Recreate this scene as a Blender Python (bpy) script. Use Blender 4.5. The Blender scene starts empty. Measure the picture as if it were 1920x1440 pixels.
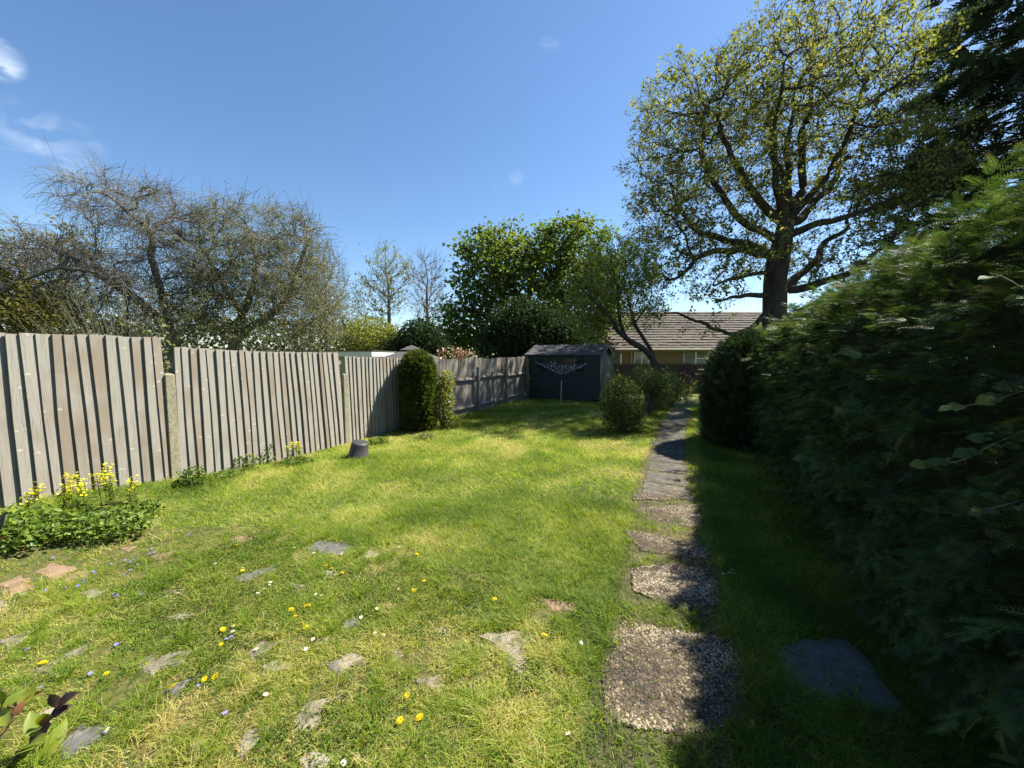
import bpy, math, random
import numpy as np
from mathutils import Vector, Matrix

# ---------------------------------------------------------------- camera, sky, sun, exposure
S = bpy.context.scene
COL = S.collection
F, CX, CY = 721.0, 960.0, 720.0           # photograph pixels
CAM_H = 1.65
PITCH = math.atan(52 / 721)
SUN_AZ, SUN_EL = math.radians(66), math.radians(51.5)

cam_d = bpy.data.cameras.new('camera')
cam_d.sensor_width = 36
cam_d.lens = F / 1920 * 36
cam_d.clip_start = 0.02
cam_d.clip_end = 2000
cam = bpy.data.objects.new('camera', cam_d)
COL.objects.link(cam)
cam.location = (0, 0, CAM_H)
cam.rotation_euler = (math.pi / 2 - PITCH, 0, 0)
S.camera = cam

S.view_settings.view_transform = 'Standard'
S.view_settings.look = 'None'
S.view_settings.gamma = 1
S.view_settings.use_curve_mapping = False
S.view_settings.exposure = 1.62
S.render.engine = 'CYCLES'
S.cycles.max_bounces = 6
S.cycles.diffuse_bounces = 3
S.cycles.transmission_bounces = 4
S.cycles.transparent_max_bounces = 6
S.cycles.caustics_reflective = False
S.cycles.caustics_refractive = False

W = bpy.data.worlds.new('World')
S.world = W
W.use_nodes = True
wn, wl = W.node_tree.nodes, W.node_tree.links
bg = wn['Background']
sky = wn.new('ShaderNodeTexSky')
sky.sky_type = 'NISHITA'
sky.sun_disc = False
sky.sun_elevation = SUN_EL
sky.sun_rotation = SUN_AZ
sky.air_density = 1.0
sky.dust_density = 0.2
sky.ozone_density = 3.0
SKY_STRENGTH = 0.063
bg.inputs['Strength'].default_value = SKY_STRENGTH
# thin wisps of cloud over the whole sky
geo = wn.new('ShaderNodeTexCoord')
sep = wn.new('ShaderNodeSeparateXYZ')
wl.new(geo.outputs['Generated'], sep.inputs[0])
zc = wn.new('ShaderNodeMath'); zc.operation = 'MAXIMUM'; zc.inputs[1].default_value = 0.06
wl.new(sep.outputs['Z'], zc.inputs[0])
dv = wn.new('ShaderNodeVectorMath'); dv.operation = 'DIVIDE'
cz = wn.new('ShaderNodeCombineXYZ')
for k in range(3): wl.new(zc.outputs[0], cz.inputs[k])
wl.new(geo.outputs['Generated'], dv.inputs[0]); wl.new(cz.outputs[0], dv.inputs[1])
mp = wn.new('ShaderNodeMapping'); mp.inputs['Scale'].default_value = (0.9, 1.5, 1); mp.inputs['Location'].default_value = (3.3, 1.7, 0)
mp.inputs['Rotation'].default_value = (0, 0, 0.5)
wl.new(dv.outputs[0], mp.inputs['Vector'])
n1 = wn.new('ShaderNodeTexNoise'); n1.inputs['Scale'].default_value = 1.15; n1.inputs['Detail'].default_value = 7; n1.inputs['Roughness'].default_value = 0.55; n1.inputs['Distortion'].default_value = 0.4
wl.new(mp.outputs[0], n1.inputs['Vector'])
rp = wn.new('ShaderNodeValToRGB')
rp.color_ramp.elements[0].position = 0.72; rp.color_ramp.elements[0].color = (0, 0, 0, 1)
rp.color_ramp.elements[1].position = 0.9; rp.color_ramp.elements[1].color = (0.5, 0.5, 0.5, 1)
wl.new(n1.outputs['Fac'], rp.inputs[0])
# the few small wisps that stand in view: soft patches of sky, broken up by finer noise
n2 = wn.new('ShaderNodeTexNoise'); n2.inputs['Scale'].default_value = 16.0; n2.inputs['Detail'].default_value = 6; n2.inputs['Distortion'].default_value = 0.8
mq = wn.new('ShaderNodeMapping'); mq.inputs['Rotation'].default_value = (0.3, 0.6, 0.4); mq.inputs['Scale'].default_value = (1, 1, 2.2)
wl.new(geo.outputs['Generated'], mq.inputs['Vector']); wl.new(mq.outputs[0], n2.inputs['Vector'])
prev = rp.outputs[0]
for (px_, py_, rad_, amt_) in ((-12, 105, 1.9, 0.9), (40, 252, 3.2, 0.16), (115, 275, 3.4, 0.26), (1032, 68, 1.7, 0.18), (968, 335, 1.4, 0.16), (935, 350, 0.7, 0.2), (90, 400, 3, 0.2)):
    u_, v_ = (px_ - CX) / F, (CY - py_) / F
    dd = Vector((u_, math.cos(PITCH) + v_ * math.sin(PITCH), -math.sin(PITCH) + v_ * math.cos(PITCH))).normalized()
    dt = wn.new('ShaderNodeVectorMath'); dt.operation = 'DOT_PRODUCT'; dt.inputs[1].default_value = dd
    nz_ = wn.new('ShaderNodeVectorMath'); nz_.operation = 'NORMALIZE'
    wl.new(geo.outputs['Generated'], nz_.inputs[0]); wl.new(nz_.outputs[0], dt.inputs[0])
    mr_ = wn.new('ShaderNodeMapRange'); mr_.interpolation_type = 'SMOOTHSTEP'
    mr_.inputs[1].default_value = math.cos(math.radians(rad_)); mr_.inputs[2].default_value = 1.0; mr_.inputs[3].default_value = 0; mr_.inputs[4].default_value = amt_
    wl.new(dt.outputs['Value'], mr_.inputs[0])
    nr_ = wn.new('ShaderNodeMapRange'); nr_.inputs[1].default_value = 0.46; nr_.inputs[2].default_value = 0.68
    wl.new(n2.outputs['Fac'], nr_.inputs[0])
    ml_ = wn.new('ShaderNodeMath'); ml_.operation = 'MULTIPLY'; wl.new(mr_.outputs[0], ml_.inputs[0]); wl.new(nr_.outputs[0], ml_.inputs[1])
    ad_ = wn.new('ShaderNodeMath'); ad_.operation = 'ADD'; ad_.use_clamp = True; wl.new(ml_.outputs[0], ad_.inputs[0]); wl.new(prev, ad_.inputs[1])
    prev = ad_.outputs[0]
mxc = wn.new('ShaderNodeMixRGB'); mxc.inputs['Color2'].default_value = (4.6, 5.4, 6.6, 1)
wl.new(prev, mxc.inputs['Fac']); tint = wn.new('ShaderNodeHueSaturation'); tint.inputs['Saturation'].default_value = 1.10
wl.new(sky.outputs[0], tint.inputs['Color']); wl.new(tint.outputs[0], mxc.inputs['Color1'])
wl.new(mxc.outputs[0], bg.inputs['Color'])

sd = Vector((math.sin(SUN_AZ) * math.cos(SUN_EL), math.cos(SUN_AZ) * math.cos(SUN_EL), math.sin(SUN_EL)))
sun_d = bpy.data.lights.new('sun', 'SUN')
sun_d.energy = 5.0
sun_d.angle = math.radians(0.55)
sun_d.color = (1.0, 0.94, 0.82)
sun = bpy.data.objects.new('sun', sun_d)
COL.objects.link(sun)
sun.rotation_euler = sd.to_track_quat('Z', 'Y').to_euler()
sun.location = (20, 8, 30)

# ---------------------------------------------------------------- helpers
rng = np.random.default_rng(11)
rnd = random.Random(5)
cp, sp = math.cos(PITCH), math.sin(PITCH)


def pdir(px, py):
    u, v = (px - CX) / F, (CY - py) / F
    return np.array([u, cp + v * sp, -sp + v * cp])


def at(px, py, Y):
    d = pdir(px, py)
    return np.array([0, 0, CAM_H]) + d * (Y / d[1])


T = np.array([0.423, 0.906])               # the garden's long axis (fence, path, hedge)
P = np.array([0.906, -0.423])              # across it, to the right
FP0 = np.array([-3.21, 7.05])              # a point on the fence line


def sp2xy(s, p):
    return s * T + p * P


_tab = np.random.default_rng(3).random((256, 256))


def vnoise(x, y):
    x = np.asarray(x, float); y = np.asarray(y, float)
    xi = np.floor(x).astype(int); yi = np.floor(y).astype(int)
    fx = x - xi; fy = y - yi
    fx = fx * fx * (3 - 2 * fx); fy = fy * fy * (3 - 2 * fy)
    g = lambda a, b: _tab[a & 255, b & 255]
    return (g(xi, yi) * (1 - fx) + g(xi + 1, yi) * fx) * (1 - fy) + (g(xi, yi + 1) * (1 - fx) + g(xi + 1, yi + 1) * fx) * fy


def fbm(x, y, o=4):
    v = 0; a = 0.5; t = 0
    for k in range(o):
        v = v + a * vnoise(x * 2 ** k + 17.3 * k, y * 2 ** k + 9.1 * k); t += a; a *= 0.5
    return v / t


def gz(x, y):
    x = np.asarray(x, float); y = np.asarray(y, float)
    near = np.clip(1 - (np.hypot(x, y) - 14) / 10, 0, 1)
    z = 0.06 * (fbm(x * 0.6, y * 0.6, 3) - 0.5) * near
    q = ((x + 4.75) * P[0] + (y - 3.75) * P[1]) / 0.85
    r = ((x + 4.75) * T[0] + (y - 3.75) * T[1]) / 1.3
    return z + 0.2 * np.exp(-(q * q + r * r))


def gnd(px, py):
    d = pdir(px, py); o = np.array([0, 0, CAM_H])
    t = -CAM_H / d[2]
    for _ in range(6):
        h = o + d * t
        t = (float(gz(h[0], h[1])) - CAM_H) / d[2]
    return o + d * t


def tag(o, label=None, cat=None, group=None, kind=None):
    if label: o['label'] = label
    if cat: o['category'] = cat
    if group: o['group'] = group
    if kind: o['kind'] = kind
    return o


def link(o, parent=None):
    COL.objects.link(o)
    if parent is not None: o.parent = parent
    return o


def empty(name, loc=(0, 0, 0), rz=0.0):
    o = bpy.data.objects.new(name, None)
    o.empty_display_size = 0.1
    o.location = tuple(float(c) for c in loc); o.rotation_euler = (0, 0, rz)
    return link(o)


def mk(name, V, faces, mat, parent=None, var=None, smooth=False, origin=None):
    """One mesh object out of numpy arrays; faces is a list of (n,3)/(n,4) index arrays."""
    V = np.asarray(V, np.float32)
    if origin is not None: V = V - np.asarray(origin, np.float32)
    if not isinstance(faces, (list, tuple)): faces = [faces]
    faces = [np.asarray(f, np.int32) for f in faces if len(f)]
    me = bpy.data.meshes.new(name)
    me.vertices.add(len(V)); me.vertices.foreach_set('co', V.ravel())
    loops = np.concatenate([f.ravel() for f in faces])
    counts = np.concatenate([np.full(len(f), f.shape[1], np.int32) for f in faces])
    starts = np.concatenate([[0], np.cumsum(counts)[:-1]]).astype(np.int32)
    me.loops.add(len(loops)); me.loops.foreach_set('vertex_index', loops)
    me.polygons.add(len(counts)); me.polygons.foreach_set('loop_start', starts)
    me.polygons.foreach_set('use_smooth', np.full(len(counts), bool(smooth)))
    if var is not None:
        a = me.attributes.new('var', 'FLOAT', 'POINT'); a.data.foreach_set('value', np.asarray(var, np.float32))
    me.update(calc_edges=True)
    if mat is not None: me.materials.append(mat)
    o = bpy.data.objects.new(name, me)
    if origin is not None: o.location = tuple(float(c) for c in origin)
    return link(o, parent)


class Acc:
    def __init__(s): s.V = []; s.F3 = []; s.F4 = []; s.A = []; s.n = 0
    def add(s, V, F3=None, F4=None, var=0.5):
        V = np.asarray(V, float)
        if F3 is not None and len(F3): s.F3.append(np.asarray(F3) + s.n)
        if F4 is not None and len(F4): s.F4.append(np.asarray(F4) + s.n)
        s.V.append(V); s.A.append(np.broadcast_to(np.asarray(var, float), (len(V),)))
        s.n += len(V)
    def build(s, name, mat, parent=None, smooth=False, origin=None):
        fs = []
        if s.F3: fs.append(np.concatenate(s.F3))
        if s.F4: fs.append(np.concatenate(s.F4))
        return mk(name, np.concatenate(s.V), fs, mat, parent, np.concatenate(s.A), smooth, origin)


BOXF = np.array([[0, 3, 2, 1], [4, 5, 6, 7], [0, 1, 5, 4], [1, 2, 6, 5], [2, 3, 7, 6], [3, 0, 4, 7]])


def box(acc, x0, x1, y0, y1, z0, z1, var=0.5):
    acc.add([[x0, y0, z0], [x1, y0, z0], [x1, y1, z0], [x0, y1, z0], [x0, y0, z1], [x1, y0, z1], [x1, y1, z1], [x0, y1, z1]], F4=BOXF, var=var)


def boxobj(name, x0, x1, y0, y1, z0, z1, mat, parent=None, bevel=0.0):
    a = Acc(); box(a, x0, x1, y0, y1, z0, z1)
    o = a.build(name, mat, parent)
    if bevel:
        m = o.modifiers.new('b', 'BEVEL'); m.width = bevel; m.segments = 2
    return o


def norm(v):
    v = np.asarray(v, float)
    return v / np.maximum(np.linalg.norm(v, axis=-1, keepdims=True), 1e-9)


def tubes(Pts, Rad, sides=3):
    """Pts (n,k,3), Rad (n,k) -> V, quads"""
    n, k, _ = Pts.shape
    tan = np.gradient(Pts, axis=1); tan = norm(tan)
    ref = np.where(np.abs(tan[..., 2:3]) < 0.9, np.array([0, 0, 1.0]), np.array([1.0, 0, 0]))
    u = norm(np.cross(tan, ref)); v = np.cross(tan, u)
    ang = np.arange(sides) * 2 * math.pi / sides
    ring = u[:, :, None, :] * np.cos(ang)[None, None, :, None] + v[:, :, None, :] * np.sin(ang)[None, None, :, None]
    V = Pts[:, :, None, :] + ring * Rad[:, :, None, None]
    idx = np.arange(n * k * sides).reshape(n, k, sides)
    a = idx[:, :-1, :]; b = idx[:, 1:, :]
    Q = np.stack([a, np.roll(a, -1, 2), np.roll(b, -1, 2), b], -1).reshape(-1, 4)
    return V.reshape(-1, 3), Q


def tube_into(acc, pts, rad, sides=6, var=0.5, cap=False):
    pts = np.asarray(pts, float); rad = np.broadcast_to(np.asarray(rad, float), (len(pts),))
    V, Q = tubes(pts[None], rad[None], sides)
    acc.add(V, F4=Q, var=var)
    if cap:
        m = len(V)
        acc.add(np.concatenate([V[:sides], V[-sides:]]), F3=[[0, i + 1, i] for i in range(1, sides - 1)] + [[sides, sides + i, sides + i + 1] for i in range(1, sides - 1)], var=var)


def leaves(C, D, N, L, Wd, fold=0.18, var=None):
    """kite leaves: C base, D direction, N normal -> V, tris, var"""
    n = len(C); D = norm(D); N = norm(N - D * np.sum(N * D, 1, keepdims=True)); Sd = np.cross(D, N)
    L = np.broadcast_to(L, (n,))[:, None]; Wd = np.broadcast_to(Wd, (n,))[:, None]
    b = C; t = C + D * L - N * L * 0.12
    m = C + D * L * 0.45
    l = m + Sd * Wd * 0.5 + N * Wd * fold; r = m - Sd * Wd * 0.5 + N * Wd * fold
    V = np.stack([b, r, t, l], 1).reshape(-1, 3)
    i = np.arange(n) * 4
    Fc = np.concatenate([np.stack([i, i + 1, i + 2], 1), np.stack([i, i + 2, i + 3], 1)])
    if var is None: var = rng.random(n)
    return V, Fc, np.repeat(var, 4)


def frames(D, N):
    D = norm(D); N = norm(N - D * np.sum(N * D, 1, keepdims=True)); Y = np.cross(N, D)
    return np.stack([D, Y, N], 1)          # rows: local x, y, z


def place(pv, pf, pos, fr, sc, pvar=None, var=None):
    n = len(pos); m = len(pv)
    sc = np.broadcast_to(sc, (n,))
    V = np.einsum('mk,nkj->nmj', pv, fr) * sc[:, None, None] + pos[:, None, :]
    Fc = (np.asarray(pf)[None] + (np.arange(n) * m)[:, None, None]).reshape(-1, pf.shape[1])
    if var is None: var = rng.random(n)
    A = np.repeat(var, m)
    if pvar is not None: A = np.clip(A + np.tile(pvar, n), 0, 1)
    return V.reshape(-1, 3), Fc, A


def rvec(n, r=rng):
    return norm(r.normal(size=(n, 3)))


# ---------------------------------------------------------------- materials
def newmat(name):
    m = bpy.data.materials.new(name); m.use_nodes = True
    nt = m.node_tree; nt.nodes.clear()
    out = nt.nodes.new('ShaderNodeOutputMaterial')
    return m, nt, out


def N_(nt, t, **kw):
    n = nt.nodes.new(t)
    for k, v in kw.items():
        if k in n.inputs: n.inputs[k].default_value = v
        else: setattr(n, k, v)
    return n


def ramp(nt, stops):
    r = nt.nodes.new('ShaderNodeValToRGB')
    e = r.color_ramp.elements
    while len(e) < len(stops): e.new(0.5)
    for k, (p, c) in enumerate(stops):
        e[k].position = p; e[k].color = (*c, 1)
    return r


def leafmat(name, stops, trans=0.35, gloss=0.06, rough=0.5, noise=0.25):
    m, nt, out = newmat(name); L = nt.links
    a = N_(nt, 'ShaderNodeAttribute', attribute_name='var')
    rp_ = ramp(nt, stops)
    L.new(a.outputs['Fac'], rp_.inputs[0])
    tc = N_(nt, 'ShaderNodeTexCoord')
    no = N_(nt, 'ShaderNodeTexNoise', Scale=0.9, Detail=2.0)
    L.new(tc.outputs['Object'], no.inputs['Vector'])
    hs = N_(nt, 'ShaderNodeHueSaturation')
    mr = N_(nt, 'ShaderNodeMapRange'); mr.inputs[1].default_value = 0.3; mr.inputs[2].default_value = 0.7
    mr.inputs[3].default_value = 1 - noise; mr.inputs[4].default_value = 1 + noise
    L.new(no.outputs['Fac'], mr.inputs[0]); L.new(mr.outputs[0], hs.inputs['Value'])
    L.new(rp_.outputs[0], hs.inputs['Color'])
    d = N_(nt, 'ShaderNodeBsdfDiffuse'); t = N_(nt, 'ShaderNodeBsdfTranslucent')
    L.new(hs.outputs[0], d.inputs['Color'])
    br = N_(nt, 'ShaderNodeHueSaturation', Saturation=1.1, Value=1.7, Hue=0.49)
    L.new(hs.outputs[0], br.inputs['Color']); L.new(br.outputs[0], t.inputs['Color'])
    mx = N_(nt, 'ShaderNodeMixShader'); mx.inputs[0].default_value = trans
    L.new(d.outputs[0], mx.inputs[1]); L.new(t.outputs[0], mx.inputs[2])
    gloss *= 0.4
    g = N_(nt, 'ShaderNodeBsdfGlossy', Roughness=max(rough, 0.5)); g.inputs['Color'].default_value = (0.9, 0.9, 0.9, 1)
    mg = N_(nt, 'ShaderNodeMixShader'); mg.inputs[0].default_value = gloss
    L.new(mx.outputs[0], mg.inputs[1]); L.new(g.outputs[0], mg.inputs[2])
    L.new(mg.outputs[0], out.inputs['Surface'])
    return m


def solid(name, stops, scale=8.0, rough=0.8, bump=0.3, stretch=(1, 1, 1), detail=6, spec=0.3, metal=0.0, bump_scale=None, rand=0.0, coord='Object'):
    """noise-coloured surface"""
    m, nt, out = newmat(name); L = nt.links
    tc = N_(nt, 'ShaderNodeTexCoord')
    mpn = N_(nt, 'ShaderNodeMapping'); mpn.inputs['Scale'].default_value = stretch
    L.new(tc.outputs[coord], mpn.inputs['Vector'])
    oi = N_(nt, 'ShaderNodeObjectInfo')
    sh = N_(nt, 'ShaderNodeVectorMath', operation='MULTIPLY_ADD')
    L.new(oi.outputs['Random'], sh.inputs[0]); sh.inputs[1].default_value = (17.0, 31.0, 23.0); L.new(mpn.outputs[0], sh.inputs[2])
    no = N_(nt, 'ShaderNodeTexNoise', Scale=scale, Detail=float(detail), Roughness=0.62)
    L.new(sh.outputs[0], no.inputs['Vector'])
    rp_ = ramp(nt, stops); L.new(no.outputs['Fac'], rp_.inputs[0])
    hs = N_(nt, 'ShaderNodeHueSaturation')
    mr = N_(nt, 'ShaderNodeMapRange'); mr.inputs[3].default_value = 1 - rand; mr.inputs[4].default_value = 1 + rand
    L.new(oi.outputs['Random'], mr.inputs[0]); L.new(mr.outputs[0], hs.inputs['Value']); L.new(rp_.outputs[0], hs.inputs['Color'])
    b = N_(nt, 'ShaderNodeBsdfPrincipled', Roughness=rough, Metallic=metal)
    b.inputs['Specular IOR Level'].default_value = spec
    L.new(hs.outputs[0], b.inputs['Base Color'])
    n2 = N_(nt, 'ShaderNodeTexNoise', Scale=bump_scale or scale * 3, Detail=5.0); L.new(sh.outputs[0], n2.inputs['Vector'])
    bp = N_(nt, 'ShaderNodeBump', Strength=bump, Distance=0.01)
    L.new(n2.outputs['Fac'], bp.inputs['Height']); L.new(bp.outputs[0], b.inputs['Normal'])
    L.new(b.outputs[0], out.inputs['Surface'])
    return m


def woodmat(name, grey, brown, dark, knots=0.6):
    m, nt, out = newmat(name); L = nt.links
    tc = N_(nt, 'ShaderNodeTexCoord'); oi = N_(nt, 'ShaderNodeObjectInfo')
    sh = N_(nt, 'ShaderNodeVectorMath', operation='MULTIPLY_ADD')
    L.new(oi.outputs['Random'], sh.inputs[0]); sh.inputs[1].default_value = (13.0, 7.0, 41.0); L.new(tc.outputs['Object'], sh.inputs[2])
    # knots
    mk_ = N_(nt, 'ShaderNodeMapping'); mk_.inputs['Scale'].default_value = (5.5, 1, 8.5)
    L.new(sh.outputs[0], mk_.inputs['Vector'])
    vo = N_(nt, 'ShaderNodeTexVoronoi', Scale=1.0); vo.inputs['Randomness'].default_value = 1.0
    L.new(mk_.outputs[0], vo.inputs['Vector'])
    kr = ramp(nt, [(0.0, (1, 1, 1)), (0.06, (0.75, 0.75, 0.75)), (0.17, (0, 0, 0))]); L.new(vo.outputs['Distance'], kr.inputs[0])
    # grain, bent round the knots
    bend = N_(nt, 'ShaderNodeVectorMath', operation='MULTIPLY_ADD')
    L.new(vo.outputs['Distance'], bend.inputs[0]); bend.inputs[1].default_value = (0.018, 0, 0.0); L.new(sh.outputs[0], bend.inputs[2])
    mg = N_(nt, 'ShaderNodeMapping'); mg.inputs['Scale'].default_value = (60, 60, 1.6); L.new(bend.outputs[0], mg.inputs['Vector'])
    gr = N_(nt, 'ShaderNodeTexNoise', Scale=2.0, Detail=6.0, Roughness=0.7); L.new(mg.outputs[0], gr.inputs['Vector'])
    bl = N_(nt, 'ShaderNodeTexNoise', Scale=2.2, Detail=3.0); L.new(sh.outputs[0], bl.inputs['Vector'])
    g1 = ramp(nt, [(0.25, dark), (0.45, grey), (0.75, tuple(min(1, c * 1.25) for c in grey))]); L.new(gr.outputs['Fac'], g1.inputs[0])
    add = N_(nt, 'ShaderNodeMath', operation='ADD'); L.new(bl.outputs['Fac'], add.inputs[0])
    mr = N_(nt, 'ShaderNodeMapRange'); mr.inputs[3].default_value = -0.28; mr.inputs[4].default_value = 0.22
    L.new(oi.outputs['Random'], mr.inputs[0]); L.new(mr.outputs[0], add.inputs[1])
    b1 = ramp(nt, [(0.42, (0, 0, 0)), (0.72, (0.75, 0.75, 0.75))]); L.new(add.outputs[0], b1.inputs[0])
    m1 = N_(nt, 'ShaderNodeMixRGB'); m1.inputs['Color2'].default_value = (*brown, 1)
    L.new(b1.outputs[0], m1.inputs['Fac']); L.new(g1.outputs[0], m1.inputs['Color1'])
    kf = N_(nt, 'ShaderNodeMath', operation='MULTIPLY'); kf.inputs[1].default_value = knots; L.new(kr.outputs[0], kf.inputs[0])
    kc = ramp(nt, [(0.0, (0.33, 0.31, 0.27)), (0.7, (0.40, 0.375, 0.33)), (0.93, (0.07, 0.055, 0.04))]); L.new(kr.outputs[0], kc.inputs[0])
    m2 = N_(nt, 'ShaderNodeMixRGB'); L.new(kf.outputs[0], m2.inputs['Fac']); L.new(m1.outputs[0], m2.inputs['Color1']); L.new(kc.outputs[0], m2.inputs['Color2'])
    # algae and damp near the foot, with a ragged edge
    b = N_(nt, 'ShaderNodeBsdfPrincipled', Roughness=0.82); b.inputs['Specular IOR Level'].default_value = 0.25
    L.new(m2.outputs[0], b.inputs['Base Color'])
    hm = N_(nt, 'ShaderNodeMath', operation='ADD'); L.new(gr.outputs['Fac'], hm.inputs[0])
    k2 = N_(nt, 'ShaderNodeMath', operation='MULTIPLY'); k2.inputs[1].default_value = 1.2; L.new(kr.outputs[0], k2.inputs[0]); L.new(k2.outputs[0], hm.inputs[1])
    bp = N_(nt, 'ShaderNodeBump', Strength=0.5, Distance=0.004); L.new(hm.outputs[0], bp.inputs['Height']); L.new(bp.outputs[0], b.inputs['Normal'])
    L.new(b.outputs[0], out.inputs['Surface'])
    return m


M = {}
M['fence'] = woodmat('weathered_board', (0.215, 0.204, 0.18), (0.165, 0.13, 0.095), (0.075, 0.067, 0.055), 0.9)
M['fence_far'] = woodmat('weathered_board_far', (0.20, 0.18, 0.15), (0.16, 0.125, 0.09), (0.08, 0.068, 0.054), 0.3)
M['concrete'] = solid('old_concrete', [(0.3, (0.15, 0.135, 0.08)), (0.55, (0.24, 0.22, 0.15)), (0.75, (0.29, 0.27, 0.20))], 30, 0.9, 0.6)
M['ground'] = solid('turf_soil', [(0.3, (0.055, 0.07, 0.018)), (0.5, (0.09, 0.115, 0.022)), (0.7, (0.15, 0.135, 0.05))], 5, 0.95, 0.8, bump_scale=60)
M['moss'] = solid('moss_soil', [(0.30, (0.022, 0.04, 0.008)), (0.45, (0.05, 0.065, 0.012)), (0.58, (0.10, 0.085, 0.025)), (0.68, (0.065, 0.045, 0.02)), (0.8, (0.13, 0.11, 0.045))], 20, 0.95, 1.0, bump_scale=70)
M['soil'] = solid('path_soil', [(0.3, (0.035, 0.03, 0.02)), (0.6, (0.075, 0.06, 0.035)), (0.8, (0.06, 0.075, 0.025))], 9, 0.95, 1.0, bump_scale=80)
M['stone_grey'] = solid('paving_grey', [(0.3, (0.05, 0.05, 0.03)), (0.40, (0.09, 0.09, 0.045)), (0.47, (0.145, 0.126, 0.092)), (0.6, (0.21, 0.183, 0.138)), (0.78, (0.285, 0.252, 0.192))], 13, 0.9, 0.9, bump_scale=55, rand=0.2)
M['stone_dark'] = solid('paving_dark', [(0.3, (0.06, 0.06, 0.055)), (0.6, (0.105, 0.10, 0.097)), (0.8, (0.18, 0.165, 0.145))], 14, 0.85, 0.5, rand=0.1)
M['stone_pink'] = solid('paving_pink', [(0.3, (0.12, 0.082, 0.05)), (0.6, (0.21, 0.14, 0.09)), (0.8, (0.26, 0.195, 0.13))], 12, 0.9, 0.6, rand=0.12)
M['slab'] = solid('path_concrete', [(0.3, (0.03, 0.028, 0.02)), (0.55, (0.08, 0.073, 0.06)), (0.78, (0.13, 0.12, 0.10))], 9, 0.92, 0.6, rand=0.12)
M['aggregate'] = solid('aggregate_matrix', [(0.35, (0.025, 0.02, 0.012)), (0.55, (0.075, 0.056, 0.034)), (0.75, (0.15, 0.11, 0.068))], 24, 0.95, 1.0)
M['bark'] = solid('bark', [(0.3, (0.022, 0.019, 0.015)), (0.6, (0.055, 0.046, 0.036)), (0.8, (0.085, 0.078, 0.06))], 6, 0.95, 1.0, stretch=(1, 1, 0.25), bump_scale=20)
M['bark_pale'] = solid('bark_pale', [(0.3, (0.075, 0.07, 0.055)), (0.6, (0.15, 0.14, 0.112)), (0.8, (0.22, 0.21, 0.17))], 5, 0.95, 0.6)
M['bark_olive'] = solid('bark_olive', [(0.3, (0.08, 0.077, 0.052)), (0.6, (0.155, 0.148, 0.10)), (0.8, (0.215, 0.205, 0.15))], 5, 0.95, 0.6)
M['core'] = solid('inner_shade', [(0.3, (0.016, 0.018, 0.010)), (0.7, (0.03, 0.032, 0.018))], 9, 1.0, 0.5, spec=0.0)  # near-black filler inside hedge and clipped bushes, stands in for inner shade


# ---------------------------------------------------------------- the setting: ground
def axis(lo, hi, fine_lo, fine_hi, fine, grow=1.35):
    a = list(np.arange(fine_lo, fine_hi + 1e-6, fine))
    st = fine
    while a[-1] < hi: st *= grow; a.append(min(hi, a[-1] + st))
    st = fine
    while a[0] > lo: st *= grow; a.insert(0, max(lo, a[0] - st))
    return np.array(a)


def sheet(name, xs, ys, dz, mat, parent=None, keep=None):
    X, Y = np.meshgrid(xs, ys); Z = gz(X, Y) + dz
    V = np.stack([X, Y, Z], -1).reshape(-1, 3)
    i = np.arange(len(xs) * len(ys)).reshape(len(ys), len(xs))
    Q = np.stack([i[:-1, :-1], i[:-1, 1:], i[1:, 1:], i[1:, :-1]], -1).reshape(-1, 4)
    if keep is not None:
        c = V[Q].mean(1); Q = Q[keep(c[:, 0], c[:, 1])]
        us = np.unique(Q); mp_ = np.zeros(len(V), int); mp_[us] = np.arange(len(us)); V = V[us]; Q = mp_[Q]
    return mk(name, V, Q, mat, parent, smooth=True)


tag(sheet('ground', axis(-600, 600, -6, 7, 0.12), axis(-30, 900, -1, 17, 0.12), 0.0, M['ground']), kind='structure')

# worn crazy paving, sunk in moss
MOSS_PX = [(-260, 985), (120, 1015), (290, 985), (560, 992), (730, 1040), (1000, 1120), (1110, 1180), (1090, 1300), (1100, 1500), (900, 1900), (-600, 1900)]
moss_poly = np.array([gnd(*q)[:2] for q in MOSS_PX])


def inpoly(poly, x, y):
    x = np.asarray(x); y = np.asarray(y); r = np.zeros(x.shape, bool)
    lo = poly.min(0); hi = poly.max(0)
    bb = (x >= lo[0]) & (x <= hi[0]) & (y >= lo[1]) & (y <= hi[1])
    xb, yb = x[bb], y[bb]; rb = np.zeros(xb.shape, bool)
    n = len(poly)
    for i in range(n):
        x0, y0 = poly[i]; x1, y1 = poly[(i + 1) % n]
        if y0 == y1: continue
        c = ((y0 > yb) != (y1 > yb)) & (xb < (x1 - x0) * (yb - y0) / (y1 - y0) + x0)
        rb ^= c
    r[bb] = rb
    return r


paving = sheet('mossy_paving', np.arange(-5.5, 1.4, 0.06), np.arange(0.1, 4.4, 0.06), 0.004, M['moss'],
               keep=lambda x, y: inpoly(moss_poly, x + 0.25 * (fbm(x * 3, y * 3) - 0.5), y + 0.25 * (fbm(x * 3 + 9, y * 3) - 0.5)))
tag(paving, kind='structure')

STONES = []          # ground polygons, so the grass keeps off them


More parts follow.
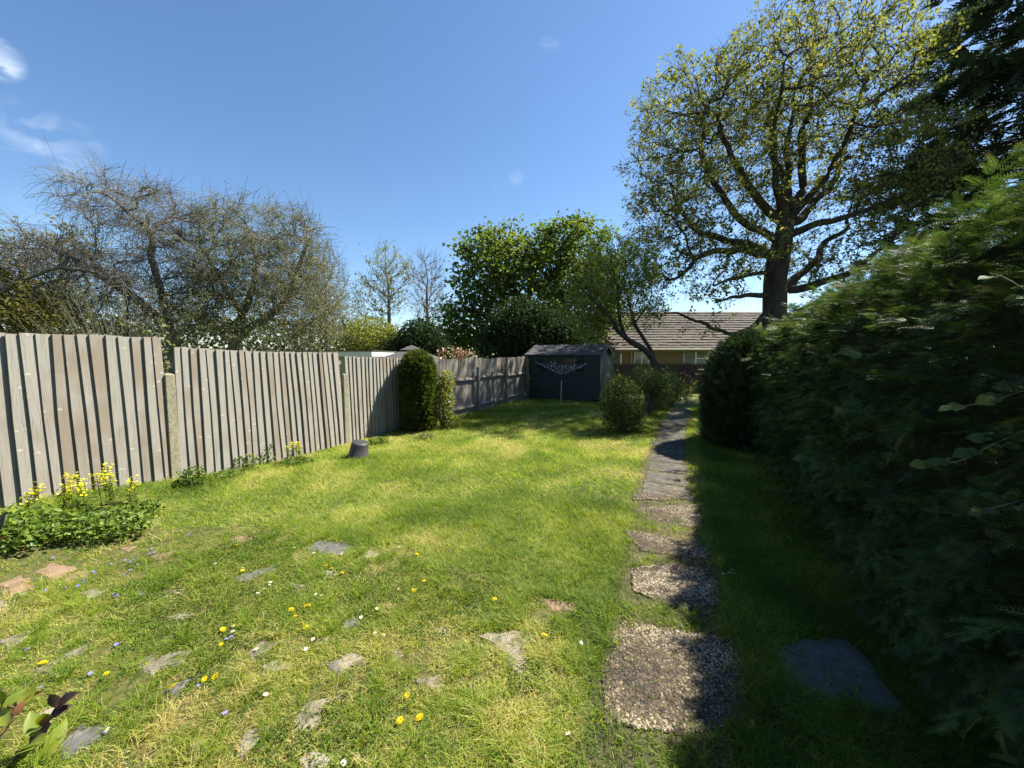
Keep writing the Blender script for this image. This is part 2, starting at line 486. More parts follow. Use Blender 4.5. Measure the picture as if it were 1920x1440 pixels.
def stone(name, poly, top, mat, parent, thick=0.045, jag=0.012, seg=0.05, bev=0.008, mark=True):
    poly = np.asarray(poly, float)
    pts = []
    for i in range(len(poly)):
        a, b = poly[i], poly[(i + 1) % len(poly)]
        n = max(1, int(np.hypot(*(b - a)) / seg))
        for k in range(n): pts.append(a + (b - a) * k / n)
    pts = np.array(pts); c = pts.mean(0)
    pts = pts + rng.normal(size=pts.shape) * jag
    ins = pts + (c - pts) / np.maximum(np.linalg.norm(pts - c, axis=1, keepdims=True), 1e-6) * bev * (1 + rng.random((len(pts), 1)))
    z = gz(pts[:, 0], pts[:, 1]); n = len(pts); zc_ = float(gz(*c))
    tilt = np.array([float(gz(c[0] + 0.1, c[1]) - gz(c[0] - 0.1, c[1])), float(gz(c[0], c[1] + 0.1) - gz(c[0], c[1] - 0.1))]) / 0.2 + rng.normal(size=2) * 0.006
    zt = zc_ + top + (pts - c) @ tilt
    stone.plane = (c, zc_ + top, tilt)
    V = np.concatenate([np.c_[pts, z - thick], np.c_[pts, zt - bev * 0.7], np.c_[ins, zt]])
    V = np.concatenate([V, [[c[0], c[1], zc_ + top + 0.001]]])
    i = np.arange(n); j = (i + 1) % n
    Q = np.concatenate([np.stack([i, j, j + n, i + n], 1), np.stack([i + n, j + n, j + 2 * n, i + 2 * n], 1)])
    Tt = np.stack([i + 2 * n, j + 2 * n, np.full(n, 3 * n)], 1)
    if mark: STONES.append(pts)
    return mk(name, V, [Q, Tt], mat, parent)


def z7(l): return [(x / 3, 960 + y / 3) for x, y in l]
def z8(l): return [(540 + x / 3, 960 + y / 3) for x, y in l]
def z6(l): return [(1120 + x / 2.483, 860 + y / 2.483) for x, y in l]


ST = [
    ('d', z8([(100, 215), (180, 165), (340, 185), (375, 205), (270, 245)])),
    ('g', z8([(400, 260), (450, 215), (520, 245), (510, 262)])),
    ('g', z8([(1085, 705), (1180, 690), (1300, 670), (1385, 700), (1350, 800), (1310, 930), (1260, 910), (1230, 820), (1150, 750)])),
    ('g', z8([(220, 880), (330, 810), (430, 840), (380, 880), (260, 910)])),
    ('g', z8([(820, 650), (900, 640), (920, 680), (850, 700)])),
    ('g', z8([(45, 1180), (130, 1060), (295, 1020), (200, 1130), (130, 1255), (50, 1235)])),
    ('g', z8([(60, 1400), (170, 1355), (275, 1370), (215, 1450), (60, 1460)])),
    ('g', z8([(750, 930), (855, 930), (835, 1025), (760, 1000), (700, 970)])),
    ('d', z8([(270, 630), (380, 600), (425, 640), (330, 665)])),
    ('p', z8([(1380, 490), (1600, 508), (1660, 572), (1500, 552)])),
    ('g', z8([(190, 350), (260, 320), (275, 360), (200, 378)])),
    ('g', z7([(750, 865), (850, 800), (1035, 800), (1020, 850), (850, 925)])),
    ('g', z7([(1380, 800), (1480, 730), (1565, 740), (1470, 800), (1420, 825)])),
    ('g', z7([(1475, 870), (1560, 830), (1645, 870), (1600, 905), (1500, 905)])),
    ('p', z7([(215, 340), (300, 288), (435, 320), (300, 392)])),
    ('p', z7([(-20, 410), (120, 358), (215, 420), (60, 465)])),
    ('p', z7([(350, 400), (420, 345), (515, 332), (480, 372)])),
    ('p', z7([(655, 132), (785, 98), (745, 142)])),
    ('p', z7([(655, 217), (775, 192), (720, 228)])),
    ('p', z7([(855, 252), (960, 222), (975, 240), (890, 294)])),
    ('p', z7([(1280, 165), (1350, 133), (1425, 150), (1340, 182)])),
    ('d', z7([(1290, 380), (1450, 330), (1560, 318), (1480, 362), (1400, 402)])),
    ('g', z7([(1600, 400), (1690, 408), (1725, 430), (1640, 444)])),
    ('g', z7([(425, 472), (530, 438), (605, 460), (480, 494)])),
    ('g', z7([(-30, 500), (62, 508), (40, 582), (-30, 585)])),
    ('g', z7([(225, 882), (340, 828), (520, 738), (440, 802), (280, 894)])),
    ('d', z7([(915, 1042), (1010, 958), (1125, 918), (1030, 1024)])),
    ('g', z7([(-20, 745), (80, 698), (190, 655), (120, 732), (40, 774)])),
    ('g', z7([(1305, 1345), (1380, 1240), (1495, 1228), (1420, 1322), (1360, 1384)])),
    ('g', z7([(1055, 1335), (1120, 1278), (1165, 1330), (1090, 1374)])),
    ('d', z7([(325, 1335), (440, 1218), (615, 1228), (500, 1324), (380, 1384)])),
    ('g', z7([(205, 1160), (300, 1085), (330, 1120), (250, 1170)])),
    ('d', z7([(1840, 862), (1925, 835), (1930, 905), (1850, 893)])),
    ('g', z7([(960, 592), (1100, 556), (1115, 590), (1020, 604)])),
    ('g', z7([(935, 452), (1025, 445), (1000, 475)])),
    ('g', z7([(1750, 730), (1840, 700), (1850, 740), (1780, 760)])),
    ('p', z8([(500, 530), (590, 515), (600, 545), (530, 555)])),
    ('d', z8([(1370, 1290), (1420, 1270), (1440, 1340), (1380, 1370)])),
    ('g', z8([(590, 790), (620, 770), (640, 820), (600, 840)])),
]
for k, poly in ST:
    pw = np.array([gnd(*q)[:2] for q in poly]); pw = pw.mean(0) + (pw - pw.mean(0)) * 1.06
    stone('paving_stone', pw, 0.010, M[{'d': 'stone_dark', 'g': 'stone_grey', 'p': 'stone_pink'}[k]], paving)

# the path: five near slabs of exposed pebbles, then plain grey slabs
path_keep = lambda x, y: (np.abs((x * P[0] + y * P[1]) - path_c(x * T[0] + y * T[1])) < 0.36)


def path_c(s):
    s = np.asarray(s, float)
    return np.interp(s, [0, 2, 3.2, 4.5, 6, 9, 13], [-0.14, -0.1, -0.13, -0.21, -0.30, -0.36, -0.25])


path = sheet('garden_path', np.arange(-0.6, 6.5, 0.06), np.arange(0.8, 13, 0.06), 0.003, M['soil'],
             keep=lambda x, y: path_keep(x, y) & (x * T[0] + y * T[1] > 1.2) & (x * T[0] + y * T[1] < 13))
tag(path, kind='structure')

pebble_v = norm(np.array([[1, 0, 0], [0.3, 0.9, 0], [-0.8, 0.6, 0], [-0.8, -0.6, 0], [0.3, -0.9, 0], [0.1, 0.1, 0.75], [0, 0, -0.6]], float)) * np.array([1, 0.75, 0.55])
pebble_f = np.array([[0, 1, 5], [1, 2, 5], [2, 3, 5], [3, 4, 5], [4, 0, 5]])
m, nt, out = newmat('pebbles')
a_ = N_(nt, 'ShaderNodeAttribute', attribute_name='var')
r_ = ramp(nt, [(0.0, (0.02, 0.016, 0.011)), (0.35, (0.085, 0.062, 0.038)), (0.6, (0.21, 0.16, 0.10)), (0.85, (0.31, 0.25, 0.17)), (1.0, (0.36, 0.30, 0.215))])
b_ = N_(nt, 'ShaderNodeBsdfPrincipled', Roughness=0.75)
nt.links.new(a_.outputs['Fac'], r_.inputs[0]); nt.links.new(r_.outputs[0], b_.inputs['Base Color']); nt.links.new(b_.outputs[0], out.inputs['Surface'])
M['pebbles'] = m

NEAR_SLABS = [
    z6([(95, 755), (300, 790), (640, 850), (700, 1000), (700, 1240), (420, 1290), (30, 1245), (25, 1000)]),
    z6([(160, 520), (300, 495), (560, 515), (568, 690), (420, 708), (320, 690), (165, 620)]),
    z6([(120, 335), (300, 362), (480, 400), (545, 475), (380, 462), (200, 432)]),
    z6([(142, 235), (300, 225), (472, 218), (490, 325), (300, 302)]),
    z6([(150, 192), (200, 148), (385, 148), (445, 192), (300, 198)]),
]
for k, pl in enumerate(NEAR_SLABS):
    poly = np.array([gnd(*q)[:2] for q in pl])
    s_ = stone('path_slab', poly, 0.013, M['aggregate'], path, jag=0.014, seg=0.05)
    lo, hi = poly.min(0), poly.max(0)
    n = int((hi - lo).prod() * (11000 if k < 2 else 7500))
    q = lo + rng.random((n, 2)) * (hi - lo)
    q = q[inpoly(poly, q[:, 0], q[:, 1]) & (fbm(q[:, 0] * 7, q[:, 1] * 7) > 0.30)]
    n = len(q)
    a = rng.random(n) * 6.28
    fr = frames(np.c_[np.cos(a), np.sin(a), np.zeros(n)], np.c_[rng.normal(size=(n, 2)) * 0.25, np.ones(n)])
    V, Fc, A = place(pebble_v, pebble_f, np.c_[q, stone.plane[1] + (q - stone.plane[0]) @ stone.plane[2] + 0.0005], fr, 0.0035 + 0.008 * rng.random(n) ** 2, None, np.clip(1.3 * fbm(q[:, 0] * 5 + 3, q[:, 1] * 5, 3) - 0.18 + 0.26 * rng.normal(size=n), 0, 1))
    tag(mk('pebbles', V, Fc, M['pebbles'], s_, A), kind='stuff')

def slab_row(s0, s1):
    w0 = 0.235 + 0.03 * rng.random(); c0 = path_c(s0); c1 = path_c(s1)
    poly = [sp2xy(s0, c0 - w0 + rng.normal() * 0.02), sp2xy(s0, c0 + w0 + rng.normal() * 0.02), sp2xy(s1, c1 + w0 + rng.normal() * 0.02), sp2xy(s1, c1 - w0 + rng.normal() * 0.02)]
    stone('path_slab', poly, 0.012, M['slab'], path, jag=0.008)
s_ = 4.75
while s_ < 12.6:
    ln = 0.42 + 0.1 * rng.random()
    slab_row(s_, s_ + ln); s_ += ln + 0.04 + 0.03 * rng.random()

o = stone('stone_slab', [gnd(*q)[:2] for q in [(1450, 1222), (1500, 1205), (1580, 1200), (1625, 1235), (1660, 1290), (1720, 1350), (1690, 1362), (1600, 1330), (1520, 1315), (1470, 1280)]], 0.02, M['stone_dark'], None, jag=0.006)
tag(o, 'flat dark grey stone slab sunk in the shaded grass beside the conifer hedge', 'slab')

# ---------------------------------------------------------------- the fence
FANG = math.atan2(T[1], T[0])              # local x runs along the fence


def fence_t(px):
    r = (px - CX) / F
    return (r * FP0[1] - FP0[0]) / (T[0] - r * T[1])


def fence_xy(t): return FP0 + T * t


def fence_z(px, py):
    q = fence_xy(fence_t(px)); return float(at(px, py, q[1])[2])


def board(parent, t, w, z0, z1, lean, proud, mat, t_org, flat=False):
    """one feather-edged board in the fence's frame: x along, -y towards the garden"""
    sh = lean * (z1 - z0)
    j = rng.normal(size=4) * 0.005
    if flat: pf = [0.012 + proud, 0.012 + proud, 0, 0]
    else: pf = [0.036 + proud, 0.008 + proud * 0.5, 0.0, 0.0]
    x0, x1 = t - t_org, t - t_org + w
    b = []
    for z, dx, jj in ((z0, 0, j[0]), ((z0 + z1) / 2, -sh / 2, j[1]), (z1 + rng.normal() * 0.004, -sh, j[2])):
        b += [[x0 + dx + jj, -pf[0], z], [x1 + dx + jj, -pf[1], z], [x1 + dx + jj, 0.002, z], [x0 + dx + jj, -pf[0] + 0.024, z]]
    Q = [[0, 1, 2, 3][::-1], [8, 9, 10, 11]]
    for l in (0, 4):
        for k in range(4): Q.append([l + k, l + (k + 1) % 4, l + 4 + (k + 1) % 4, l + 4 + k])
    V = np.array(b, float)
    org = V[0].copy()
    o = mk('board', V - org, np.array(Q), mat, parent)
    o.location = tuple(org)
    return o


def bay(name, t0, t1, tops, lean0, lean1, label, pitch=0.112, z_low=0.0):
    q = fence_xy(t0)
    root = empty(name, (q[0], q[1], 0), FANG)
    tag(root, label, 'fence', 'closeboard fence bays along the lawn')
    tp, zp = [fence_t(a) for a, b in tops], [fence_z(a, b) for a, b in tops]
    t = t0
    while t < t1 - 0.03:
        w = min(pitch * (0.88 + 0.24 * rng.random()), t1 - t)
        f = (t - t0) / (t1 - t0)
        c = fence_xy(t + w / 2)
        z0 = float(gz(*c)) - 0.015 + z_low
        board(root, t, w + 0.030, z0, float(np.interp(t + w / 2, tp, zp)), lean0 + (lean1 - lean0) * f + rng.normal() * 0.005, abs(rng.normal()) * 0.007, M['fence'], t0)
        t += w
    for zr in (0.35, 1.0, 1.5):
        boxobj('rail', 0.0, t1 - t0, 0.004, 0.06, zr, zr + 0.07, M['fence_far'], root)
    return root


def cpost(t, px_top, py_top, label, w=0.1):
    q = fence_xy(t); zt = fence_z(px_top, py_top)
    root = empty('fence_post', (q[0], q[1], 0), FANG)
    tag(root, label, 'fence post')
    zb = float(gz(*q)) - 0.05
    a = Acc(); box(a, -w / 2, w / 2, -0.045, 0.07, zb, zt - 0.02)
    a.add([[-w / 2, -0.045, zt - 0.0199], [w / 2, -0.045, zt - 0.0199], [w / 2, 0.07, zt - 0.0199], [-w / 2, 0.07, zt - 0.0199], [-w / 4, -0.01, zt], [w / 4, -0.01, zt], [w / 4, 0.04, zt], [-w / 4, 0.04, zt]], F4=BOXF[1:])
    o = a.build('shaft', M['concrete'], root)
    m_ = o.modifiers.new('b', 'BEVEL'); m_.width = 0.006; m_.segments = 2
    return root


tP1, tP2 = fence_t(315), fence_t(645)
tP3 = 2.35
bay('fence_bay', fence_t(0) - 1.6, tP1 - 0.05, [(-160, 622), (0, 624), (300, 632)], 0.01, 0.015, 'tall end bay of weathered grey feather-edge board fence behind the yellow spurge', 0.100)
bay('fence_bay', tP1 + 0.05, tP2 - 0.05, [(318, 650), (400, 655), (520, 660), (640, 661)], 0.005, 0.075, 'long bay of leaning grey feather-edge boards between two concrete posts', 0.108)
bay('fence_bay', tP2 + 0.05, tP3, [(645, 667), (755, 672), (790, 673)], 0.03, 0.02, 'grey board fence bay partly shaded by the clipped conifer', 0.098)
cpost(tP1, 312, 700, 'pale concrete fence post where the tall end bay steps down')
cpost(tP2, 643, 700, 'pale concrete fence post behind the black plant pot')
# gravel board under the end bay
q = fence_xy(tP1 - 1.0)
g_ = empty('gravel_board', (q[0], q[1], 0), FANG)
tag(g_, 'low concrete gravel board at the foot of the tall fence bay', 'gravel board')
boxobj('board_face', 0.0, 0.95, -0.075, -0.035, -0.1, 0.10, M['concrete'], g_, 0.006)

# beyond the clipped conifer the fence shows its rails and posts
q = fence_xy(tP3)
far = empty('rail_fence', (q[0], q[1], 0), FANG)
tag(far, 'grey board fence with exposed rails and posts running to the shed', 'fence')
tops = [(800, 674), (825, 674), (860, 673), (890, 670), (915, 673), (943, 670), (965, 670), (990, 667)]
tp, zp = [fence_t(a) for a, b in tops], [fence_z(a, b) for a, b in tops]
t_ = tP3; tE = 8.75
while t_ < tE:
    w = 0.095 + 0.02 * rng.random(); c = fence_xy(t_ + w / 2)
    board(far, t_, w + 0.006, float(gz(*c)) - 0.01, float(np.interp(t_ + w / 2, tp, zp)) + rng.normal() * 0.006, rng.normal() * 0.012, abs(rng.normal()) * 0.004, M['fence_far'], tP3, flat=True)
    t_ += w
for zr in (0.20, 1.02):
    for (a, b) in ((tP3 + 0.05, 4.9), (4.98, 6.8), (6.9, 8.7)):
        c = fence_xy((a + b) / 2)
        a_ = Acc(); z_ = zr + rng.normal() * 0.02; dz = rng.normal() * 0.02
        x0, x1 = a - tP3, b - tP3
        a_.add([[x0, -0.085, z_], [x1, -0.085, z_ + dz], [x1, -0.018, z_ + dz - 0.02], [x0, -0.018, z_ - 0.02], [x0, -0.05, z_ + 0.06], [x1, -0.05, z_ + dz + 0.06], [x1, -0.018, z_ + dz + 0.075], [x0, -0.018, z_ + 0.075]], F4=BOXF)
        a_.build('rail', M['fence_far'], far)
for tp_, hh, wd in ((3.0, 1.2, 0.08), (4.94, 1.33, 0.085), (6.85, 1.4, 0.085), (8.72, 1.55, 0.09)):
    boxobj('post', tp_ - tP3 - wd / 2, tp_ - tP3 + wd / 2, -0.17, -0.087, -0.05, hh, M['fence_far'], far, 0.004)
a_ = Acc(); tube_into(a_, [[5.95 - tP3, -0.15, -0.05], [5.8 - tP3, -0.12, 1.15]], 0.03, 4)
a_.build('prop', M['fence_far'], far)

# ---------------------------------------------------------------- shed
M['shed'] = solid('shed_paint', [(0.3, (0.012, 0.022, 0.016)), (0.6, (0.017, 0.030, 0.021)), (0.8, (0.026, 0.039, 0.027))], 5, 0.6, 0.3, stretch=(0.3, 1, 4), rand=0.12)
M['felt'] = solid('roof_felt', [(0.3, (0.04, 0.04, 0.04)), (0.6, (0.08, 0.079, 0.075)), (0.8, (0.12, 0.117, 0.108))], 20, 0.95, 0.8)
M['glass'] = solid('dark_glass', [(0.3, (0.012, 0.014, 0.016)), (0.7, (0.02, 0.022, 0.025))], 3, 0.06, 0.0, spec=0.6)
SA = math.atan2(-T[0], T[1])               # shed front runs along P
sh0 = np.array([0.63, 15.06])
shed = empty('garden_shed', (sh0[0], sh0[1], 0), math.atan2(P[1], P[0]))
tag(shed, 'dark green timber garden shed with felt roof at the lawn end', 'shed')
SW, SDp, SE, SR = 2.8, 2.0, 1.73, 2.08
body = Acc()
box(body, 0.02, SW - 0.02, 0.02, SDp - 0.02, 0.03, SE - 0.02)
body.add([[0.03, 0.03, SE - 0.02], [0.03, SDp - 0.03, SE - 0.02], [0.03, SDp / 2, SR - 0.05], [SW - 0.03, 0.03, SE - 0.02], [SW - 0.03, SDp - 0.03, SE - 0.02], [SW - 0.03, SDp / 2, SR - 0.05]], F3=[[0, 2, 1], [3, 4, 5]])
body.build('carcass', M['shed'], shed)
WIN = [(0.42, 0.78), (0.82, 1.18), (1.42, 1.78), (1.82, 2.18)]
bh = 0.115
nb = int((SE - 0.06) / bh)
wz0, wz1 = 1.10, 1.55


def lap(x0, x1, z, h, parent, front=True):
    a = Acc()
    if front: a.add([[x0, -0.012, z], [x1, -0.012, z], [x1, 0.02, z], [x0, 0.02, z], [x0, 0.006, z + h], [x1, 0.006, z + h], [x1, 0.02, z + h], [x0, 0.02, z + h]], F4=BOXF)
    else: a.add([[SW - 0.02, x0, z], [SW + 0.012, x0, z], [SW + 0.012, x1, z], [SW - 0.02, x1, z], [SW - 0.02, x0, z + h], [SW - 0.006, x0, z + h], [SW - 0.006, x1, z + h], [SW - 0.02, x1, z + h]], F4=BOXF)
    return a.build('board', M['shed'], parent)


for k in range(nb):
    z = 0.05 + k * bh
    if z + bh > wz0 and z < wz1:
        lap(0.0, WIN[0][0] - 0.03, z, bh, shed); lap(WIN[1][1] + 0.03, WIN[2][0] - 0.03, z, bh, shed); lap(WIN[3][1] + 0.03, SW, z, bh, shed)
    else: lap(0.0, SW, z, bh, shed)
for k in range(nb + 3):
    z = 0.05 + k * bh
    d = max(0.0, (z + bh - SE) / (SR - SE)) * SDp / 2
    if d < SDp / 2 - 0.1: lap(0.0 + d, SDp - d, z, bh, shed, False)
for cx_ in (-0.02, SW - 0.025): boxobj('corner_trim', cx_, cx_ + 0.045, -0.03, -0.0125, 0.03, SE - 0.06, M['shed'], shed)
for (x0, x1) in WIN:
    w_ = boxobj('window', x0, x1, -0.004, 0.03, wz0, wz1, M['glass'], shed)
    a = Acc(); fr_ = 0.03
    box(a, x0 - fr_, x0, -0.02, 0.02, wz0 - fr_, wz1 + fr_); box(a, x1, x1 + fr_ * 0.6, -0.02, 0.02, wz0 - fr_, wz1 + fr_)
    box(a, x0, x1, -0.02, 0.02, wz1, wz1 + fr_); box(a, x0, x1, -0.024, 0.02, wz0 - fr_, wz0)
    a.build('frame', M['shed'], w_)
for side in (0, 1):
    y0, y1 = (-0.12, SDp / 2) if side == 0 else (SDp / 2, SDp + 0.12)
    sl = (SR - SE) / (SDp / 2)
    zf = lambda y: SR - abs(y - SDp / 2) * sl
    nx = 14; xs = np.linspace(-0.1, SW + 0.1, nx)
    V = []
    for y in (y0, y1):
        for dz in (0.0, 0.03):
            for x in xs: V.append([x, y, zf(y) + dz + 0.008 * math.sin(x * 5 + y * 3) * (1 if dz else 1)])
    i = np.arange(nx - 1); g = lambda r: r * nx + i
    Q = np.concatenate([np.stack([g(1), g(1) + 1, g(3) + 1, g(3)], 1), np.stack([g(0), g(2), g(2) + 1, g(0) + 1], 1), np.stack([g(0), g(0) + 1, g(1) + 1, g(1)], 1), np.stack([g(2), g(3), g(3) + 1, g(2) + 1], 1)])
    Q = np.concatenate([Q, [[0, nx, 3 * nx, 2 * nx], [nx - 1, 3 * nx - 1, 4 * nx - 1, 2 * nx - 1]]])
    mk('roof', np.array(V), Q, M['felt'], shed)
for xx in (0, 1):
    for side in (0, 1):
        a = Acc(); x = -0.12 if xx == 0 else SW + 0.1
        ya, yb = (-0.12, SDp / 2) if side == 0 else (SDp + 0.12, SDp / 2)
        sl = (SR - SE) / (SDp / 2); za = SR - abs(ya - SDp / 2) * sl
        V = [[x, ya, za - 0.07], [x + 0.02, ya, za - 0.07], [x + 0.02, yb, SR - 0.07], [x, yb, SR - 0.07], [x, ya, za + 0.035], [x + 0.02, ya, za + 0.035], [x + 0.02, yb, SR + 0.035], [x, yb, SR + 0.035]]
        a.add(V, F4=BOXF); a.build('bargeboard', M['shed'], shed)

# ---------------------------------------------------------------- rotary clothes airer
M['steel'] = solid('galvanised', [(0.3, (0.25, 0.26, 0.27)), (0.7, (0.38, 0.39, 0.40))], 12, 0.45, 0.05, metal=0.6)
M['plastic_dark'] = solid('dark_plastic', [(0.3, (0.02, 0.022, 0.024)), (0.7, (0.035, 0.036, 0.04))], 12, 0.5, 0.1)
M['line'] = solid('washing_line', [(0.3, (0.13, 0.135, 0.135)), (0.7, (0.2, 0.205, 0.205))], 12, 0.7, 0.0)
M['peg'] = solid('clothes_pegs', [(0.3, (0.62, 0.62, 0.58)), (0.7, (0.72, 0.72, 0.7))], 3, 0.6, 0.0, rand=0.2)
q = gnd(1051, 757)
air = empty('rotary_airer', q)
tag(air, 'folding rotary washing line on a thin metal pole on the lawn', 'washing line')
a = Acc(); tube_into(a, [[0, 0, -0.05], [0.03, 0, 0.85]], 0.02, 10); a.build('pole', M['steel'], air, True)
a = Acc(); tube_into(a, [[0.029, 0, 0.8], [0.032, 0, 1.0], [0.033, 0, 1.04]], [0.03, 0.034, 0.05], 10, cap=True); a.build('hub', M['plastic_dark'], air, True)
a = Acc(); tube_into(a, [[0.033, 0, 1.04], [0.036, 0, 1.34]], 0.015, 8, cap=True); a.build('mast', M['steel'], air, True)
arms = []
for k in range(4):
    an = 0.32 + k * math.pi / 2
    tip = np.array([0.033 + math.cos(an) * 0.98, math.sin(an) * 0.98, 1.42 + 0.05 * math.cos(an - 2.6)])
    root_ = np.array([0.033 + math.cos(an) * 0.04, math.sin(an) * 0.04, 1.02])
    arms.append((root_, tip))
    a = Acc(); tube_into(a, [root_, tip], 0.011, 6, cap=True); a.build('arm', M['steel'], air, True)
for f in (0.38, 0.5, 0.62, 0.74, 0.86, 0.97):
    a = Acc()
    for k in range(4):
        p0 = arms[k][0] + (arms[k][1] - arms[k][0]) * f; p1 = arms[(k + 1) % 4][0] + (arms[(k + 1) % 4][1] - arms[(k + 1) % 4][0]) * f
        s = np.linspace(0, 1, 7)[:, None]; pts = p0 + (p1 - p0) * s; pts[:, 2] -= 0.07 * f * (1 - (2 * s[:, 0] - 1) ** 2)
        tube_into(a, pts, 0.0032, 3)
    a.build('line_loop', M['line'], air)
for k in range(13):
    i = rnd.choice([0, 0, 0, 1, 3]); f = rnd.choice([0.74, 0.86, 0.97]); s = rnd.random()
    p0 = arms[i][0] + (arms[i][1] - arms[i][0]) * f; p1 = arms[(i + 1) % 4][0] + (arms[(i + 1) % 4][1] - arms[(i + 1) % 4][0]) * f
    c = p0 + (p1 - p0) * s; c[2] -= 0.07 * f * (1 - (2 * s - 1) ** 2)
    a = Acc(); tube_into(a, [c + [0, 0, 0.02], c - [0.004, 0, 0.01], c - [0, 0, 0.065]], [0.008, 0.011, 0.006], 4, cap=True)
    a.build('peg', M['peg'], air)

# ---------------------------------------------------------------- black plant pot by the fence
M['pot'] = solid('black_pot', [(0.3, (0.028, 0.028, 0.03)), (0.7, (0.05, 0.05, 0.052))], 9, 0.45, 0.15)
q = gnd(671, 857)
pot = empty('plant_pot', (q[0], q[1], q[2] - 0.03)); pot.rotation_euler = (0.12, 0.2, 0)
tag(pot, 'black plastic plant pot standing upside down and tilted by the fence', 'pot')
an = np.linspace(0, 2 * math.pi, 33)[:-1]
prof = [(0.155, 0.0), (0.168, 0.004), (0.170, 0.035), (0.160, 0.04), (0.128, 0.285), (0.12, 0.295), (0.0, 0.293)]
V = np.array([[r * math.cos(x), r * math.sin(x), z] for r, z in prof for x in an])
i = np.arange(32); j = (i + 1) % 32
Q = np.concatenate([np.stack([k * 32 + i, k * 32 + j, (k + 1) * 32 + j, (k + 1) * 32 + i], 1) for k in range(2, len(prof) - 1)])
mk('pot_wall', V, Q, M['pot'], pot, smooth=True)
Q = np.concatenate([np.stack([k * 32 + i, k * 32 + j, (k + 1) * 32 + j, (k + 1) * 32 + i], 1) for k in range(0, 3)])
mk('rim', V[:32 * 4] * [1.004, 1.004, 1], Q, M['pot'], pot, smooth=True)
a = Acc(); tube_into(a, [[-0.06, -0.155, 0.06], [-0.058, -0.142, 0.16], [-0.055, -0.133, 0.27]], 0.004, 4); a.build('seam', M['line'], pot)

# ---------------------------------------------------------------- bungalow beyond the garden
M['brick'] = None
m, nt, out = newmat('brown_brick'); L = nt.links
tc = N_(nt, 'ShaderNodeTexCoord'); mpn = N_(nt, 'ShaderNodeMapping'); mpn.inputs['Rotation'].default_value = (math.pi / 2, 0, 0); L.new(tc.outputs['Object'], mpn.inputs['Vector'])
bk = N_(nt, 'ShaderNodeTexBrick', Scale=1.0); bk.inputs['Color1'].default_value = (0.15, 0.088, 0.045, 1); bk.inputs['Color2'].default_value = (0.20, 0.125, 0.066, 1); bk.inputs['Mortar'].default_value = (0.17, 0.14, 0.105, 1)
bk.inputs['Mortar Size'].default_value = 0.01; bk.inputs['Brick Width'].default_value = 0.225; bk.inputs['Row Height'].default_value = 0.075
L.new(mpn.outputs[0], bk.inputs['Vector'])
b = N_(nt, 'ShaderNodeBsdfPrincipled', Roughness=0.9); L.new(bk.outputs['Color'], b.inputs['Base Color']); L.new(b.outputs[0], out.inputs['Surface'])
M['brick'] = m
M['tile'] = solid('roof_tile', [(0.3, (0.05, 0.042, 0.034)), (0.55, (0.082, 0.07, 0.058)), (0.8, (0.12, 0.105, 0.09))], 3, 0.9, 0.4, stretch=(1, 1, 1), rand=0.12)
M['white'] = solid('white_upvc', [(0.3, (0.72, 0.72, 0.70)), (0.7, (0.8, 0.8, 0.78))], 4, 0.4, 0.0)
M['cream'] = solid('cream_fascia', [(0.3, (0.34, 0.30, 0.22)), (0.7, (0.42, 0.38, 0.28))], 4, 0.6, 0.0)
M['pane'] = solid('window_pane', [(0.3, (0.10, 0.12, 0.13)), (0.7, (0.20, 0.22, 0.23))], 1.5, 0.08, 0.0, spec=0.6)
BD = 25.0
X = lambda px, Y=BD: (px - CX) / F * Y
bung = empty('bungalow', (X(1160), BD, -0.2), 0.035)
tag(bung, 'brown brick bungalow with a long tiled roof behind the oak', 'house')
BW = 14.0; EZ = 2.28; RZ = 5.05; BDp = 8.0


def zb(py, Y=BD): return float(at(1200, py, Y)[2]) + 0.2


wins = [(X(1189) - X(1160), X(1219) - X(1160), zb(686), zb(658)), (X(1283) - X(1160), X(1283) - X(1160) + 1.7, zb(697), zb(658)), (7.6, 9.2, 1.0, 2.1)]
doorx = (X(1162.5) - X(1160), X(1173) - X(1160) + 0.35)
xs = sorted([0, BW] + [c for w_ in wins for c in w_[:2]])
a = Acc(); zt = 0.0
prev = 0.0
for (x0, x1, z0, z1) in wins:
    box(a, prev, x0, 0, 0.25, 0, EZ); box(a, x0, x1, 0, 0.25, 0, z0); box(a, x0, x1, 0, 0.25, z1, EZ); prev = x1
box(a, prev, BW, 0, 0.25, 0, EZ); box(a, 0, 0.25, 0.2501, BDp, 0, EZ); box(a, BW - 0.25, BW, 0.2501, BDp, 0, EZ); box(a, 0.2501, BW - 0.2501, BDp - 0.25, BDp, 0, EZ)
a.add([[0.1, 0.1, EZ], [0.1, BDp - 0.1, EZ], [0.1, BDp / 2, RZ - 0.15], [BW - 0.1, 0.1, EZ], [BW - 0.1, BDp - 0.1, EZ], [BW - 0.1, BDp / 2, RZ - 0.15]], F3=[[0, 2, 1], [3, 4, 5]])
a.build('wall', M['brick'], bung)
